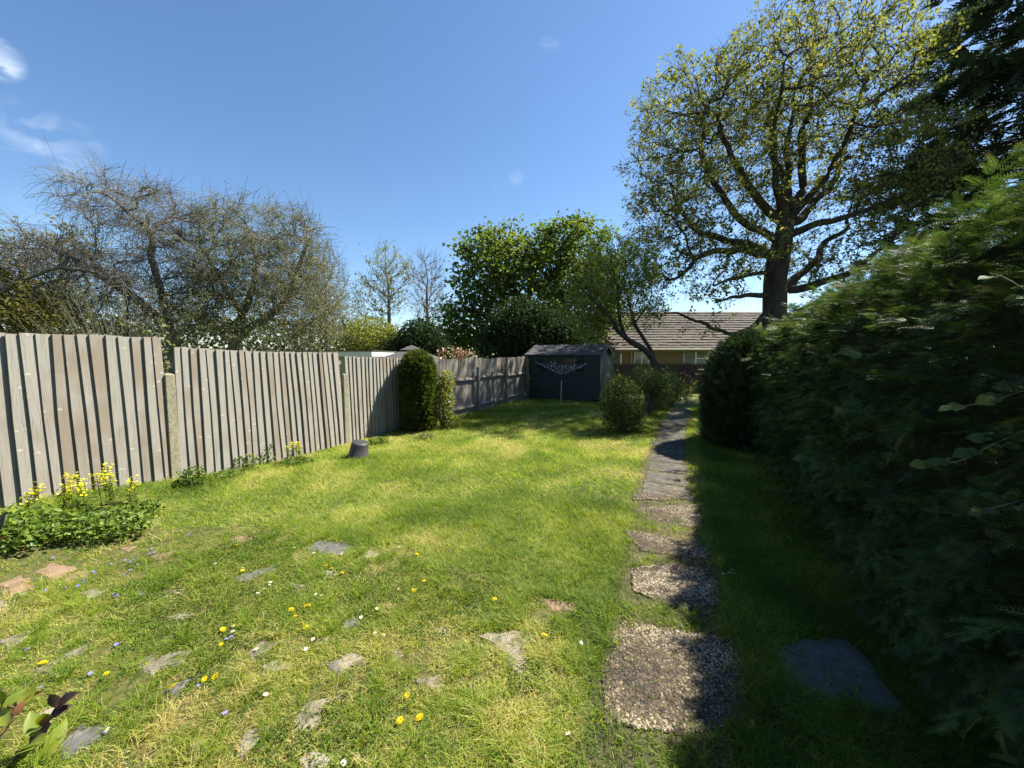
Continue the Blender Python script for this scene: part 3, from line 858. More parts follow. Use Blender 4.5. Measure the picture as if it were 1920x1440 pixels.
for (x0, x1, z0, z1) in wins:
    a = Acc(); f_ = 0.07; mid = (x0 + x1) / 2; tz = z0 + (z1 - z0) * 0.62
    box(a, x0, x0 + f_, 0.06, 0.14, z0, z1); box(a, x1 - f_, x1, 0.06, 0.14, z0, z1)
    box(a, x0 + f_, x1 - f_, 0.06, 0.14, z1 - f_, z1); box(a, x0 + f_, x1 - f_, 0.06, 0.14, z0, z0 + f_)
    box(a, mid - 0.04, mid + 0.04, 0.062, 0.138, z0 + f_, z1 - f_); box(a, mid + 0.04, x1 - f_, 0.064, 0.136, tz, tz + 0.06)
    w_ = a.build('window', M['white'], bung)
    for (p0, p1, q0, q1) in ((x0 + f_, mid - 0.04, z0 + f_, z1 - f_), (mid + 0.04, x1 - f_, z0 + f_, tz), (mid + 0.04, x1 - f_, tz + 0.06, z1 - f_)):
        boxobj('pane', p0, p1, 0.09, 0.11, q0, q1, M['pane'], w_)
    boxobj('sill', x0 - 0.05, x1 + 0.05, -0.06, 0.06, z0 - 0.06, z0 - 0.002, M['white'], w_)
a = Acc(); box(a, doorx[0], doorx[0] + 0.09, -0.03, -0.002, 0.1, EZ - 0.25); a.build('corner_trim', M['white'], bung)
a = Acc(); tube_into(a, [[doorx[1], -0.07, 0.0], [doorx[1], -0.07, EZ - 0.12]], 0.035, 8); a.build('downpipe', M['cream'], bung, True)
boxobj('fascia', -0.25, BW + 0.25, -0.36, -0.33, EZ - 0.16, EZ + 0.03, M['cream'], bung)
a = Acc(); tube_into(a, [[-0.25, -0.42, EZ - 0.0], [BW + 0.25, -0.42, EZ - 0.0]], 0.055, 8, cap=True); a.build('gutter', M['cream'], bung, True)
for side in (0, 1):
    nC = 16; run = BDp / 2 + 0.4
    a = Acc(); sgn = 1 if side == 0 else -1
    yb_ = -0.4 if side == 0 else BDp + 0.4
    sl = (RZ - EZ) / (BDp / 2)
    zz = lambda d: EZ - 0.1 + d * sl * 0.985
    V = [[-0.3, yb_, zz(0) - 0.05], [BW + 0.3, yb_, zz(0) - 0.05], [BW + 0.3, yb_ + sgn * run, zz(run) - 0.05], [-0.3, yb_ + sgn * run, zz(run) - 0.05]]
    a.add(V, F4=[[0, 1, 2, 3]]); rf = a.build('roof', M['tile'], bung)
    for k in range(nC):
        d0, d1 = run * k / nC, run * (k + 1) / nC + 0.03
        tl = Acc(); x = -0.32 - (0.15 if k % 2 else 0)
        ya, yb2 = yb_ + sgn * d0, yb_ + sgn * d1
        if side == 0:
            while x < BW + 0.3:
                x1 = x + 0.30; h = rng.normal() * 0.006
                tl.add([[x, ya, zz(d0) + 0.0], [x1 - 0.002, ya, zz(d0) + 0.0], [x1 - 0.002, yb2, zz(d1) - 0.04], [x, yb2, zz(d1) - 0.04],
                        [x, ya, zz(d0) + 0.055 + h], [x1 - 0.002, ya, zz(d0) + 0.055 + h], [x1 - 0.002, yb2, zz(d1) - 0.005 + h], [x, yb2, zz(d1) - 0.005 + h]], F4=BOXF, var=rng.random())
                x = x1
        else:
            box(tl, x, BW + 0.3, min(ya, yb2), max(ya, yb2), zz(d0), zz(d0) + 0.05)
        tag(tl.build('tile_course', M['tile'], rf), kind='stuff')
a = Acc(); tube_into(a, [[-0.3, BDp / 2, RZ + 0.0], [BW + 0.3, BDp / 2, RZ + 0.0]], 0.13, 8, cap=True); a.build('ridge', M['tile'], bung, True)

# low brown fence across the end of the garden
lf = empty('end_fence', (X(1150, 17), 17.0, 0), 0.02)
tag(lf, 'low dark brown board fence below the bungalow windows', 'fence')
M['brown_wood'] = woodmat('brown_board', (0.055, 0.043, 0.033), (0.05, 0.035, 0.025), (0.03, 0.023, 0.018), 0.2)
x = 0.0
while x < 7.5:
    w = 0.13 + 0.02 * rng.random()
    boxobj('board', x, x + w - 0.002, -0.012, 0.01, -0.02, 1.30 + rng.normal() * 0.003, M['brown_wood'], lf); x += w
boxobj('rail', 0, 7.5, 0.011, 0.06, 0.95, 1.03, M['brown_wood'], lf)
boxobj('capping', 0, 7.5, -0.03, 0.03, 1.318, 1.345, M['brown_wood'], lf)

# neighbour's flat-roofed outbuilding and garden pavilion, over the fence
ob = empty('outbuilding', (X(560, 13), 13.0, 0), 0.0)
tag(ob, 'flat roofed outbuilding with white fascia showing over the fence', 'outbuilding')
x1 = X(698, 13) - X(560, 13); zt = float(at(660, 657, 13)[2])
boxobj('wall', 0.12, x1 - 0.12, 0.12, 2.6, 0, zt - 0.19, M['cream'], ob)
boxobj('fascia', 0.0, x1, 0.0, 0.03, zt - 0.20, zt - 0.035, M['white'], ob)
boxobj('roof', -0.02, x1 + 0.02, -0.02, 2.8, zt - 0.034, zt, M['felt'], ob)
boxobj('side_fascia', x1 - 0.03, x1, 0.031, 2.7, zt - 0.20, zt - 0.035, M['white'], ob)
gp = at(772, 650, 14.0)
pv = empty('pavilion', (gp[0], gp[1], 0))
tag(pv, 'garden pavilion with a dark peaked roof beyond the clipped conifer', 'pavilion')
a = Acc(); ze = float(gp[2]) - 0.52; r = 1.15
a.add([[-r, -r, ze], [r, -r, ze], [r, r, ze], [-r, r, ze], [-0.3, -0.3, ze + 0.36], [0.3, -0.3, ze + 0.36], [0.3, 0.3, ze + 0.36], [-0.3, 0.3, ze + 0.36]], F4=BOXF[2:])
a.build('roof', M['felt'], pv)
a = Acc(); a.add([[-0.34, -0.34, ze + 0.40], [0.34, -0.34, ze + 0.40], [0.34, 0.34, ze + 0.40], [-0.34, 0.34, ze + 0.40], [0, 0, ze + 0.58]], F3=[[0, 1, 4], [1, 2, 4], [2, 3, 4], [3, 0, 4]], F4=[[3, 2, 1, 0]])
a.build('roof_cap', M['felt'], pv)
for sx in (-1, 1):
    for sy in (-1, 1): boxobj('post', sx * (r - 0.15) - 0.05, sx * (r - 0.15) + 0.05, sy * (r - 0.15) - 0.05, sy * (r - 0.15) + 0.05, 0, ze + 0.05, M['brown_wood'], pv)

# ---------------------------------------------------------------- trees
def ell_points(ells, n, r, shell=0.35):
    """random points in a union of ellipsoids (cx,cy,cz,rx,ry,rz), denser to the outside"""
    vol = np.array([e[3] * e[4] * e[5] for e in ells]); vol = vol / vol.sum()
    out = []
    for e, v in zip(ells, vol):
        k = max(4, int(n * v)); d = norm(r.normal(size=(k, 3))); rad = r.random((k, 1)) ** shell
        out.append(np.array(e[:3]) + d * rad * np.array(e[3:]))
    return np.concatenate(out)


def px_ell(px, py, rx, ry, Y, depth):
    c = at(px, py, Y); return (c[0], c[1], c[2], rx / F * Y, depth, ry / F * Y)


def resample(pts, step):
    pts = np.asarray(pts, float); d = np.r_[0, np.cumsum(np.linalg.norm(np.diff(pts, axis=0), axis=1))]
    n = max(2, int(d[-1] / step) + 1); s = np.linspace(0, d[-1], n)
    return np.stack([np.interp(s, d, pts[:, k]) for k in range(3)], 1)


def colonize(limbs, attr, step, kill, infl, r, wob=0.25, up=0.0, iters=160, limb_jit=0.2):
    nodes = []; par = []; spans = []
    for k, l in enumerate(limbs):
        n0 = len(nodes)
        q = resample(l, step)
        if k == 0: prev = -1
        else:
            d = np.linalg.norm(np.array(nodes) - q[0], axis=1); prev = int(d.argmin()); q = q[1:]
        for j, p_ in enumerate(q):
            w = r.normal(size=3) * step * limb_jit if (k and j) else 0
            nodes.append(p_ + w); par.append(prev); prev = len(nodes) - 1
        spans.append((n0, len(nodes)))
    nodes = [np.asarray(n_) for n_ in nodes]
    A = attr.copy(); nd = np.full(len(A), 1e9); ni = np.zeros(len(A), int)
    new = list(range(len(nodes)))
    grown = {}
    for it in range(iters):
        NP = np.array([nodes[i] for i in new])
        for c in range(0, len(NP), 400):
            D = np.linalg.norm(A[:, None] - NP[None, c:c + 400], axis=2); j = D.argmin(1); dm = D[np.arange(len(A)), j]
            b = dm < nd; nd[b] = dm[b]; ni[b] = np.array(new)[c:c + 400][j[b]]
        keep = nd > kill
        A, nd, ni = A[keep], nd[keep], ni[keep]
        if len(A) == 0: break
        act = nd < infl
        if not act.any(): break
        new = []
        ids = ni[act]; dirs = norm(A[act] - np.array([nodes[i] for i in ids]))
        for i in np.unique(ids):
            if grown.get(i, 0) >= 3: continue
            d = dirs[ids == i].mean(0) + r.normal(size=3) * wob + np.array([0, 0, up])
            d /= max(np.linalg.norm(d), 1e-6)
            nodes.append(nodes[i] + d * step); par.append(int(i)); new.append(len(nodes) - 1); grown[i] = grown.get(i, 0) + 1
        if not new: break
    return np.array(nodes), np.array(par), spans


def skeleton(nodes, par, r_tip, r_base, acc, sides_big=8, spans=None, limb_r=None):
    n = len(nodes); cnt = np.zeros(n)
    ch = [[] for _ in range(n)]
    for i in range(n):
        if par[i] >= 0: ch[par[i]].append(i)
    tips = np.array([0.0 if ch[i] else 1.0 for i in range(n)])
    for i in range(n - 1, 0, -1): tips[par[i]] += tips[i]
    e = math.log(max(tips[0], 2)) / math.log(r_base / r_tip)
    rad = r_tip * tips ** (1 / e)
    if limb_r:
        for (a0, a1), lr in zip(spans[1:], limb_r):
            f = np.linspace(1, 0.22, a1 - a0); rad[a0:a1] = 0.35 * np.minimum(rad[a0:a1], lr * 1.25) + 0.65 * lr * f
        for i in range(n - 1, 0, -1): rad[par[i]] = max(rad[par[i]], rad[i])
    for i in range(n):                      # never thicker than the parent
        if par[i] >= 0: rad[i] = min(rad[i], rad[par[i]])
    main = [max(c, key=lambda k: tips[k]) if c else -1 for c in ch]
    starts = [0] + [c for i in range(n) for c in ch[i] if c != main[i]]
    for s in starts:
        chain = ([par[s]] if par[s] >= 0 else []) + [s]
        while main[chain[-1]] >= 0: chain.append(main[chain[-1]])
        pts = nodes[chain]; rr = rad[chain].copy()
        if par[s] >= 0: rr[0] = rr[1]
        if len(pts) < 2: continue
        if len(pts) > 3:
            q = pts.copy(); q[1:-1] = 0.5 * pts[1:-1] + 0.25 * (pts[:-2] + pts[2:]); pts = q
        sides = sides_big if rr.max() > 0.08 else (5 if rr.max() > 0.025 else 3)
        V, Q = tubes(pts[None], rr[None], sides); acc.add(V, F4=Q, var=0.5)
    gd = np.zeros_like(nodes); m_ = par >= 0; gd[m_] = norm(nodes[m_] - nodes[par[m_]])
    return rad, gd, tips


def twigs(acc, nodes, gd, sel, per, length, r0, r, spread=0.9, up=0.15, droop=0.0, k=4, sides=3):
    idx = np.repeat(sel, per); n = len(idx)
    S_ = nodes[idx] + r.normal(size=(n, 3)) * 0.03
    D = norm(gd[idx] + r.normal(size=(n, 3)) * spread + np.array([0, 0, up]))
    Ln = length * (0.45 + 0.9 * r.random(n))
    pts = [S_]; d = D
    for j in range(k - 1):
        pts.append(pts[-1] + d * (Ln / (k - 1))[:, None])
        d = norm(d + r.normal(size=(n, 3)) * 0.22 + np.array([0, 0, -droop]))
    Pt = np.stack(pts, 1)
    Rr = r0 * np.linspace(1, 0.45, k)[None] * np.ones((n, 1))
    V, Q = tubes(Pt, Rr, sides); acc.add(V, F4=Q, var=0.5)
    return Pt, D


def leaf_cloud(C, size, r, upw=0.7, aspect=0.6, var=None, hang=0.0):
    n = len(C)
    Nn = norm(np.array([0, 0, upw]) + r.normal(size=(n, 3)) * 0.6)
    D = norm(np.cross(Nn, r.normal(size=(n, 3))) + np.array([0, 0, -hang]))
    L = size * (0.65 + 0.7 * r.random(n))
    return leaves(C, D, Nn, L, L * aspect, var=var)


def tree(name, label, cat_, limbs, ells, n_attr, step, kill, r_tip, r_base, bark, leafm, seed, twig=None, leaf=None, wob=0.25, up=0.0, group=None, extra_leaf=None, infl=None, attr_cut=None, rename='crown', limb_r=None):
    r = np.random.default_rng(seed)
    base = np.asarray(limbs[0][0], float)
    root = empty(name, base); tag(root, label, cat_, group)
    A = ell_points(ells, n_attr, r)
    A = A[A[:, 2] > 0.3]
    if attr_cut is not None: A = A[attr_cut(A)]
    nodes, par, spans = colonize(limbs, A, step, kill, infl or step * 14, r, wob, up)
    acc = Acc(); rad, gd, tips = skeleton(nodes, par, r_tip, r_base, acc, 8, spans, limb_r)
    thin = np.where((rad < r_tip * 2.6))[0]
    C = []
    if twig:
        ac2 = acc
        Pt, D = twigs(ac2, nodes, gd, thin, twig['per'], twig['len'], twig['r'], r, twig.get('spread', 0.9), twig.get('up', 0.15), twig.get('droop', 0.0), twig.get('k', 4))
    acc.build('trunk', bark, root, True, origin=None).matrix_parent_inverse = Matrix.Translation(-Vector(base))
    if leaf:
        if leaf.get('on') == 'twig':
            m_ = leaf['per']; n = len(Pt)
            f = r.random((n, m_)) ** (0.45 if leaf.get('clump') else 1.0) * (Pt.shape[1] - 1) * 0.999; f = np.maximum(f, 0.8); i = f.astype(int); i = np.minimum(i, Pt.shape[1] - 2); w = (f - i)[..., None]
            rows = np.arange(n)[:, None]
            C = (Pt[rows, i] * (1 - w) + Pt[rows, i + 1] * w).reshape(-1, 3)
            C = C + r.normal(size=C.shape) * leaf.get('jit', 0.02)
            vv = np.repeat(r.random(n), m_) * 0.6 + r.random(n * m_) * 0.4
        else:
            src = nodes[thin]; m_ = leaf['per']
            C = np.repeat(src, m_, 0) + r.normal(size=(len(src) * m_, 3)) * leaf['jit'] * np.array([1, 1, 0.7])
            vv = np.repeat(r.random(len(src)), m_) * 0.55 + r.random(len(src) * m_) * 0.45
        if leaf.get('keep', 1) < 1:
            k_ = (np.repeat(r.random(len(C) // m_), m_) if leaf.get('clump') else r.random(len(C))) < leaf['keep']; C = C[k_]; vv = vv[k_]
        V, Fc, Av = leaf_cloud(C, leaf['size'], r, leaf.get('upw', 0.7), leaf.get('aspect', 0.6), vv, leaf.get('hang', 0.0))
        o = mk(rename, V, Fc, leafm, root, Av); o.matrix_parent_inverse = Matrix.Translation(-Vector(base))
    return root


G = lambda *s: [(p_, c) for p_, c in s]
M['oak_leaf'] = leafmat('oak_leaf', G((0, (0.06, 0.085, 0.018)), (0.45, (0.12, 0.145, 0.032)), (0.8, (0.185, 0.19, 0.05)), (1, (0.23, 0.20, 0.06))), 0.5, 0.05)
M['syc_leaf'] = leafmat('sycamore_leaf', G((0, (0.045, 0.075, 0.015)), (0.5, (0.085, 0.125, 0.022)), (1, (0.15, 0.19, 0.036))), 0.42, 0.04)
M['fruit_leaf'] = leafmat('fruit_leaf', G((0, (0.12, 0.155, 0.03)), (0.5, (0.18, 0.225, 0.042)), (1, (0.25, 0.29, 0.06))), 0.6, 0.05)
M['bud_leaf'] = leafmat('bud_leaf', G((0, (0.085, 0.10, 0.026)), (0.5, (0.13, 0.14, 0.036)), (1, (0.18, 0.18, 0.05))), 0.4, 0.04)
M['pale_leaf'] = leafmat('pale_leaf', G((0, (0.10, 0.12, 0.04)), (0.5, (0.16, 0.18, 0.06)), (1, (0.22, 0.23, 0.08))), 0.45, 0.05)
M['dark_leaf'] = leafmat('dark_leaf', G((0, (0.014, 0.026, 0.010)), (0.5, (0.026, 0.046, 0.016)), (1, (0.045, 0.07, 0.022))), 0.2, 0.015, 0.4)
M['gold_leaf'] = leafmat('gold_leaf', G((0, (0.07, 0.075, 0.015)), (0.5, (0.14, 0.13, 0.022)), (1, (0.2, 0.17, 0.03))), 0.35, 0.05)
M['red_leaf'] = leafmat('red_leaf', G((0, (0.16, 0.07, 0.045)), (0.5, (0.30, 0.15, 0.09)), (1, (0.24, 0.20, 0.07))), 0.35, 0.12, 0.35)
M['shrub_leaf'] = leafmat('shrub_leaf', G((0, (0.045, 0.065, 0.016)), (0.5, (0.085, 0.115, 0.026)), (0.9, (0.145, 0.17, 0.045)), (1, (0.26, 0.26, 0.13))), 0.4, 0.03, 0.4)
M['lime_leaf'] = leafmat('lime_leaf', G((0, (0.09, 0.12, 0.02)), (0.5, (0.15, 0.17, 0.03)), (1, (0.24, 0.24, 0.05))), 0.45, 0.07)
M['weed_leaf'] = leafmat('weed_leaf', G((0, (0.04, 0.08, 0.015)), (0.5, (0.075, 0.13, 0.016)), (1, (0.14, 0.19, 0.025))), 0.35, 0.03)

# --- the oak: limbs traced on the photograph, each swung to its own depth round the trunk
OD = 14.6


def z4(pts, d0, d1):
    n = len(pts); return [at(1140 + x / 3.2, 300 + y / 3.2, OD + d0 + (d1 - d0) * k / max(1, n - 1)) for k, (x, y) in enumerate(pts)]


trunk = [at(1452, 580, OD)]
b0 = trunk[0].copy(); b0[2] = 0
oak_limbs = [[b0] + z4([(1000, 900), (1000, 720), (1030, 560), (1060, 420), (1070, 330)], 0, 0),
    z4([(1040, 790), (1250, 740), (1420, 700), (1510, 640), (1600, 560), (1710, 480), (1770, 460)], 0, -2.0),
    z4([(1050, 760), (1180, 670), (1270, 590), (1260, 550), (1330, 470), (1430, 420), (1425, 370), (1470, 270)], 0, 1.8),
    z4([(1070, 460), (1200, 400), (1330, 370), (1450, 330), (1600, 290), (1750, 230)], 0, -0.8),
    z4([(1070, 400), (1200, 320), (1250, 230), (1330, 190), (1390, 60), (1390, -60)], 0, 2.2),
    z4([(1070, 330), (1040, 270), (1080, 130), (1070, -100), (1120, -300)], 0, 0.5),
    z4([(1050, 380), (930, 270), (850, 170), (780, 50), (700, -120), (640, -300)], 0, -1.5),
    z4([(1010, 600), (850, 500), (700, 480), (560, 440), (420, 300), (380, 120)], 0, 1.6),
    z4([(1000, 660), (800, 690), (680, 740), (580, 780)], 0, -2.2),
    z4([(1000, 800), (830, 810), (740, 830), (640, 855)], 0, -1.5),
    z4([(1020, 570), (800, 540), (640, 540), (520, 600), (440, 690), (300, 750)], 0, -1.2),
    z4([(1000, 880), (860, 1010), (735, 1050), (610, 1000), (500, 950), (440, 910), (340, 920)], 0, -3.2),
    z4([(1065, 340), (1180, 150), (1160, -150), (1230, -400), (1250, -640)], 0, 1.0),
    z4([(1060, 360), (1100, 200), (980, -60), (960, -350), (900, -620)], 0, 2.6),
    z4([(1060, 360), (1000, 150), (1000, -200), (1050, -500)], 0, -2.6),
    z4([(1070, 380), (1300, 130), (1450, -150), (1500, -350)], 0, -1.8),
    z4([(1030, 500), (760, 330), (600, 100), (560, -100), (600, -350)], 0, 0.3)]
oak_ells = [px_ell(1480, 235, 190, 165, OD, 4.2), px_ell(1545, 140, 150, 85, OD, 3.4), px_ell(1290, 300, 120, 170, OD, 3.4), px_ell(1235, 420, 75, 85, OD, 2.4),
    px_ell(1640, 330, 95, 130, OD, 3.2), px_ell(1330, 480, 130, 75, OD, 3.0), px_ell(1560, 480, 120, 60, OD, 2.6), px_ell(1450, 95, 110, 55, OD, 2.6), px_ell(1300, 598, 80, 34, OD - 2.5, 0.9)]
tree('oak_tree', 'tall spreading oak with thick dark trunk and sparse young yellow-green leaves', 'tree', oak_limbs, oak_ells, 2600, 0.24, 0.32, 0.0095, 0.40, M['bark'], M['oak_leaf'], 21,
     twig=dict(per=3, len=0.46, r=0.0065, spread=0.95, up=0.1, k=3), leaf=dict(on='twig', per=9, size=0.105, jit=0.055, aspect=0.65, upw=0.4, keep=0.40, clump=True), wob=0.5, infl=3.2, limb_r=[0.21, 0.20, 0.17, 0.20, 0.20, 0.20, 0.19, 0.10, 0.16, 0.17, 0.14, 0.17, 0.15, 0.15, 0.14, 0.15])

# --- gnarled bare tree behind the end bay of the fence
BT = 10.0
l1 = [at(335, 760, BT), at(325, 640, BT), at(300, 600, BT), at(255, 560, BT), at(200, 525, BT), at(160, 500, BT), at(120, 470, BT)]
l1[0][2] = 0
l2 = [at(325, 640, BT), at(300, 540, BT + 0.4), at(282, 480, BT + 0.5), at(280, 460, BT + 0.5), at(285, 440, BT + 0.5), at(255, 410, BT + 0.3), at(215, 375, BT)]
l3 = [at(285, 440, BT + 0.5), at(300, 415, BT + 0.8), at(330, 405, BT + 1)]
l4 = [at(240, 548, BT), at(180, 510, BT - 0.8), at(100, 498, BT - 1.2), at(60, 520, BT - 1.4)]
bt_ells = [px_ell(255, 400, 110, 75, BT, 1.5), px_ell(330, 430, 60, 55, BT, 1.2), px_ell(110, 500, 130, 70, BT, 1.5), px_ell(200, 570, 180, 65, BT, 1.4), px_ell(320, 540, 80, 90, BT, 1.3), px_ell(20, 560, 90, 70, BT - 1, 1.0)]
tree('gnarled_tree', 'gnarled bare tree with tangled drooping twigs behind the tall fence bay', 'tree', [l1, l2, l3, l4], bt_ells, 900, 0.16, 0.22, 0.009, 0.15, M['bark_pale'], M['bud_leaf'], 5,
     twig=dict(per=8, len=0.62, r=0.0052, spread=1.0, up=0.25, droop=0.34, k=4), leaf=dict(on='twig', per=2, size=0.030, jit=0.02, keep=0.5), wob=0.3, infl=2.6)
# --- its budding neighbour
BT = 11.0
l1 = [at(432, 760, BT), at(440, 640, BT), at(470, 612, BT), at(505, 595, BT), at(540, 560, BT), at(560, 500, BT), at(580, 450, BT)]
l1[0][2] = 0
l2 = [at(440, 640, BT), at(470, 560, BT + 0.4), at(480, 490, BT + 0.6), at(470, 430, BT + 0.5), at(440, 395, BT + 0.4)]
l3 = [at(500, 597, BT), at(560, 612, BT - 0.8), at(610, 590, BT - 1.2)]
l4 = [at(455, 600, BT), at(420, 540, BT - 0.6), at(390, 480, BT - 0.8)]
b2 = [px_ell(440, 425, 65, 45, BT, 1.2), px_ell(545, 435, 55, 45, BT, 1.2), px_ell(500, 515, 125, 80, BT, 1.8), px_ell(420, 560, 70, 70, BT, 1.4), px_ell(575, 580, 70, 60, BT, 1.4)]
tree('budding_tree', 'rounded twiggy tree with tiny olive buds behind the leaning fence bay', 'tree', [l1, l2, l3, l4], b2, 950, 0.17, 0.23, 0.009, 0.16, M['bark_olive'], M['bud_leaf'], 8,
     twig=dict(per=7, len=0.62, r=0.0055, spread=1.0, up=0.2, droop=0.26, k=4), leaf=dict(on='twig', per=5, size=0.042, jit=0.03), wob=0.3, infl=2.6)


def simple_tree(name, label, px, py_top, Y, rx, ells, na, step, kill, rt, rb, bark, lm, seed, trunk_top=0.6, **kw):
    b = at(px, 668, Y); b[2] = 0
    t = at(px, py_top, Y)
    l = [b, b + (t - b) * trunk_top * 0.5 + np.array([0.02 * Y * 0.1, 0, 0]), b + (t - b) * trunk_top]
    return tree(name, label, 'tree', [l], ells, na, step, kill, rt, rb, bark, lm, seed, **kw)


# far slim trees
simple_tree('slim_tree', 'slim distant tree with pale new leaves rising beyond the outbuilding', 728, 462, 34, 0, [px_ell(728, 530, 42, 70, 34, 2.0), px_ell(700, 575, 40, 45, 34, 1.8)], 380, 0.5, 0.6, 0.020, 0.17, M['bark_pale'], M['pale_leaf'], 31, trunk_top=0.75,
    twig=dict(per=3, len=1.1, r=0.013, spread=0.5, up=0.5), leaf=dict(on='twig', per=3, size=0.20, jit=0.1), up=0.45)
simple_tree('slim_bare_tree', 'slim bare grey tree between the pale leafing tree and the dense green one', 800, 478, 36, 0, [px_ell(800, 555, 36, 78, 36, 2.0), px_ell(815, 600, 35, 45, 36, 1.8)], 420, 0.5, 0.6, 0.020, 0.17, M['bark_pale'], M['pale_leaf'], 32, trunk_top=0.75,
    twig=dict(per=5, len=1.2, r=0.013, spread=0.5, up=0.6), up=0.45)
simple_tree('background_tree', 'bare upright tree just behind the budding twiggy tree', 610, 440, 24, 0, [px_ell(612, 540, 40, 95, 24, 1.8), px_ell(640, 590, 40, 50, 24, 1.5)], 420, 0.4, 0.45, 0.015, 0.15, M['bark_pale'], M['bud_leaf'], 33, trunk_top=0.6,
    twig=dict(per=4, len=0.9, r=0.009, spread=0.5, up=0.4), leaf=dict(on='twig', per=2, size=0.09, jit=0.08, keep=0.6), up=0.35)
simple_tree('leafy_tree', 'olive leafed tree top at the far end behind the gnarled bare tree', 40, 420, 15, 0, [px_ell(30, 470, 90, 50, 15, 1.6), px_ell(130, 455, 50, 38, 15, 1.4), px_ell(20, 560, 120, 70, 15, 1.5)], 330, 0.3, 0.4, 0.014, 0.16, M['bark'], M['gold_leaf'], 34, trunk_top=0.5,
    leaf=dict(per=10, size=0.15, jit=0.24))

# the dense green tree behind the shed
simple_tree('dense_tree', 'large dense green tree with a rounded two-lobed crown behind the shed', 985, 420, 26, 0,
    [px_ell(930, 510, 88, 82, 26, 3.0), px_ell(885, 590, 58, 75, 26, 2.4), px_ell(1065, 490, 92, 82, 26, 3.0), px_ell(1110, 560, 70, 85, 26, 2.6), px_ell(1000, 560, 90, 80, 25, 2.6), px_ell(850, 625, 36, 40, 26, 1.5), px_ell(980, 470, 45, 50, 27, 2.0)],
    1500, 0.5, 0.62, 0.03, 0.42, M['bark'], M['syc_leaf'], 41, trunk_top=0.45, leaf=dict(per=34, size=0.24, jit=0.36, aspect=0.8, upw=0.9), wob=0.25)

# leaning fruit tree by the shed
FT = 12.6
l1 = [at(1243, 770, FT), at(1238, 720, FT), at(1228, 680, FT), at(1210, 655, FT), at(1180, 640, FT), at(1165, 618, FT), at(1160, 580, FT), at(1158, 540, FT)]
l1[0] = np.array([l1[1][0] + 0.1, FT, 0.0])
l2 = [at(1228, 680, FT), at(1218, 650, FT + 0.2), at(1200, 625, FT + 0.3), at(1185, 600, FT + 0.4), at(1178, 560, FT + 0.5)]
l3 = [at(1180, 640, FT), at(1150, 612, FT - 0.4), at(1130, 580, FT - 0.7), at(1105, 555, FT - 0.8)]
l4 = [at(1190, 605, FT + 0.4), at(1215, 580, FT + 0.5), at(1225, 545, FT + 0.6)]
tree('fruit_tree', 'leaning fruit tree with forked trunk and light green leaves beside the shed', 'tree', [l1, l2, l3, l4],
    [px_ell(1150, 540, 82, 85, FT, 1.5), px_ell(1190, 520, 50, 65, FT, 1.2), px_ell(1100, 590, 50, 50, FT, 1.0), px_ell(1215, 585, 35, 35, FT, 0.8)],
    760, 0.2, 0.26, 0.008, 0.12, M['bark'], M['fruit_leaf'], 51, twig=dict(per=4, len=0.55, r=0.0045, spread=0.5, up=0.6), leaf=dict(on='twig', per=10, size=0.07, jit=0.03, aspect=0.5), up=0.25, infl=2.2)


# ---------------------------------------------------------------- shrubs
def shrub(name, label, cat_, base, ells, n_leaf, size, leafm, seed, n_stem=14, stem_r=0.012, bark=None, group=None, aspect=0.55, upw=0.5, shell=0.35, wisps=0, wisp_len=0.6, hang=0.1, core=0.0, clump=0.0):
    r = np.random.default_rng(seed); base = np.asarray(base, float)
    root = empty(name, base); tag(root, label, cat_, group)
    inv = Matrix.Translation(-Vector(base))
    C = ell_points(ells, n_leaf, r, shell)
    if clump:
        K = ell_points(ells, max(20, n_leaf // 30), r, shell)
        C = K[r.integers(0, len(K), n_leaf)] + r.normal(size=(n_leaf, 3)) * clump
    gzv = gz(C[:, 0], C[:, 1]); C = C[C[:, 2] > gzv + 0.02]
    tipsel = C[r.integers(0, len(C), n_stem)]
    acc = Acc()
    for t_ in tipsel:
        b = base + np.array([r.normal() * 0.05, r.normal() * 0.05, -0.03]); mid = b + (t_ - b) * 0.5 + np.array([0, 0, 0.12 * np.linalg.norm(t_ - b)])
        pts = resample(np.array([b, b + (mid - b) * 0.5 + [0, 0, 0.05], mid, t_]), 0.12)
        tube_into(acc, pts, np.linspace(stem_r, stem_r * 0.35, len(pts)), 4)
    EX = []
    for k in range(wisps):
        t_ = C[r.integers(0, len(C))]; d = norm(t_ - base - [0, 0, 0.3] + r.normal(size=3) * 0.2 + [0, 0, 0.5])
        pts = np.array([t_ + d * wisp_len * s + np.array([0, 0, -0.25 * wisp_len * s * s]) for s in np.linspace(0, 1, 6)])
        tube_into(acc, pts, np.linspace(stem_r * 0.5, stem_r * 0.2, 6), 3)
        EX.append(pts[2:] + r.normal(size=(4, 3)) * 0.02)
    acc.build('stems', bark or M['bark_pale'], root, True).matrix_parent_inverse = inv
    if EX: C = np.concatenate([C] + EX)
    V, Fc, A = leaf_cloud(C, size, r, upw, aspect, None, hang)
    mk('foliage', V, Fc, leafm, root, A).matrix_parent_inverse = inv
    return root


def pxs(px, Y, z=0.0): return np.array([(px - CX) / F * Y, Y, z])


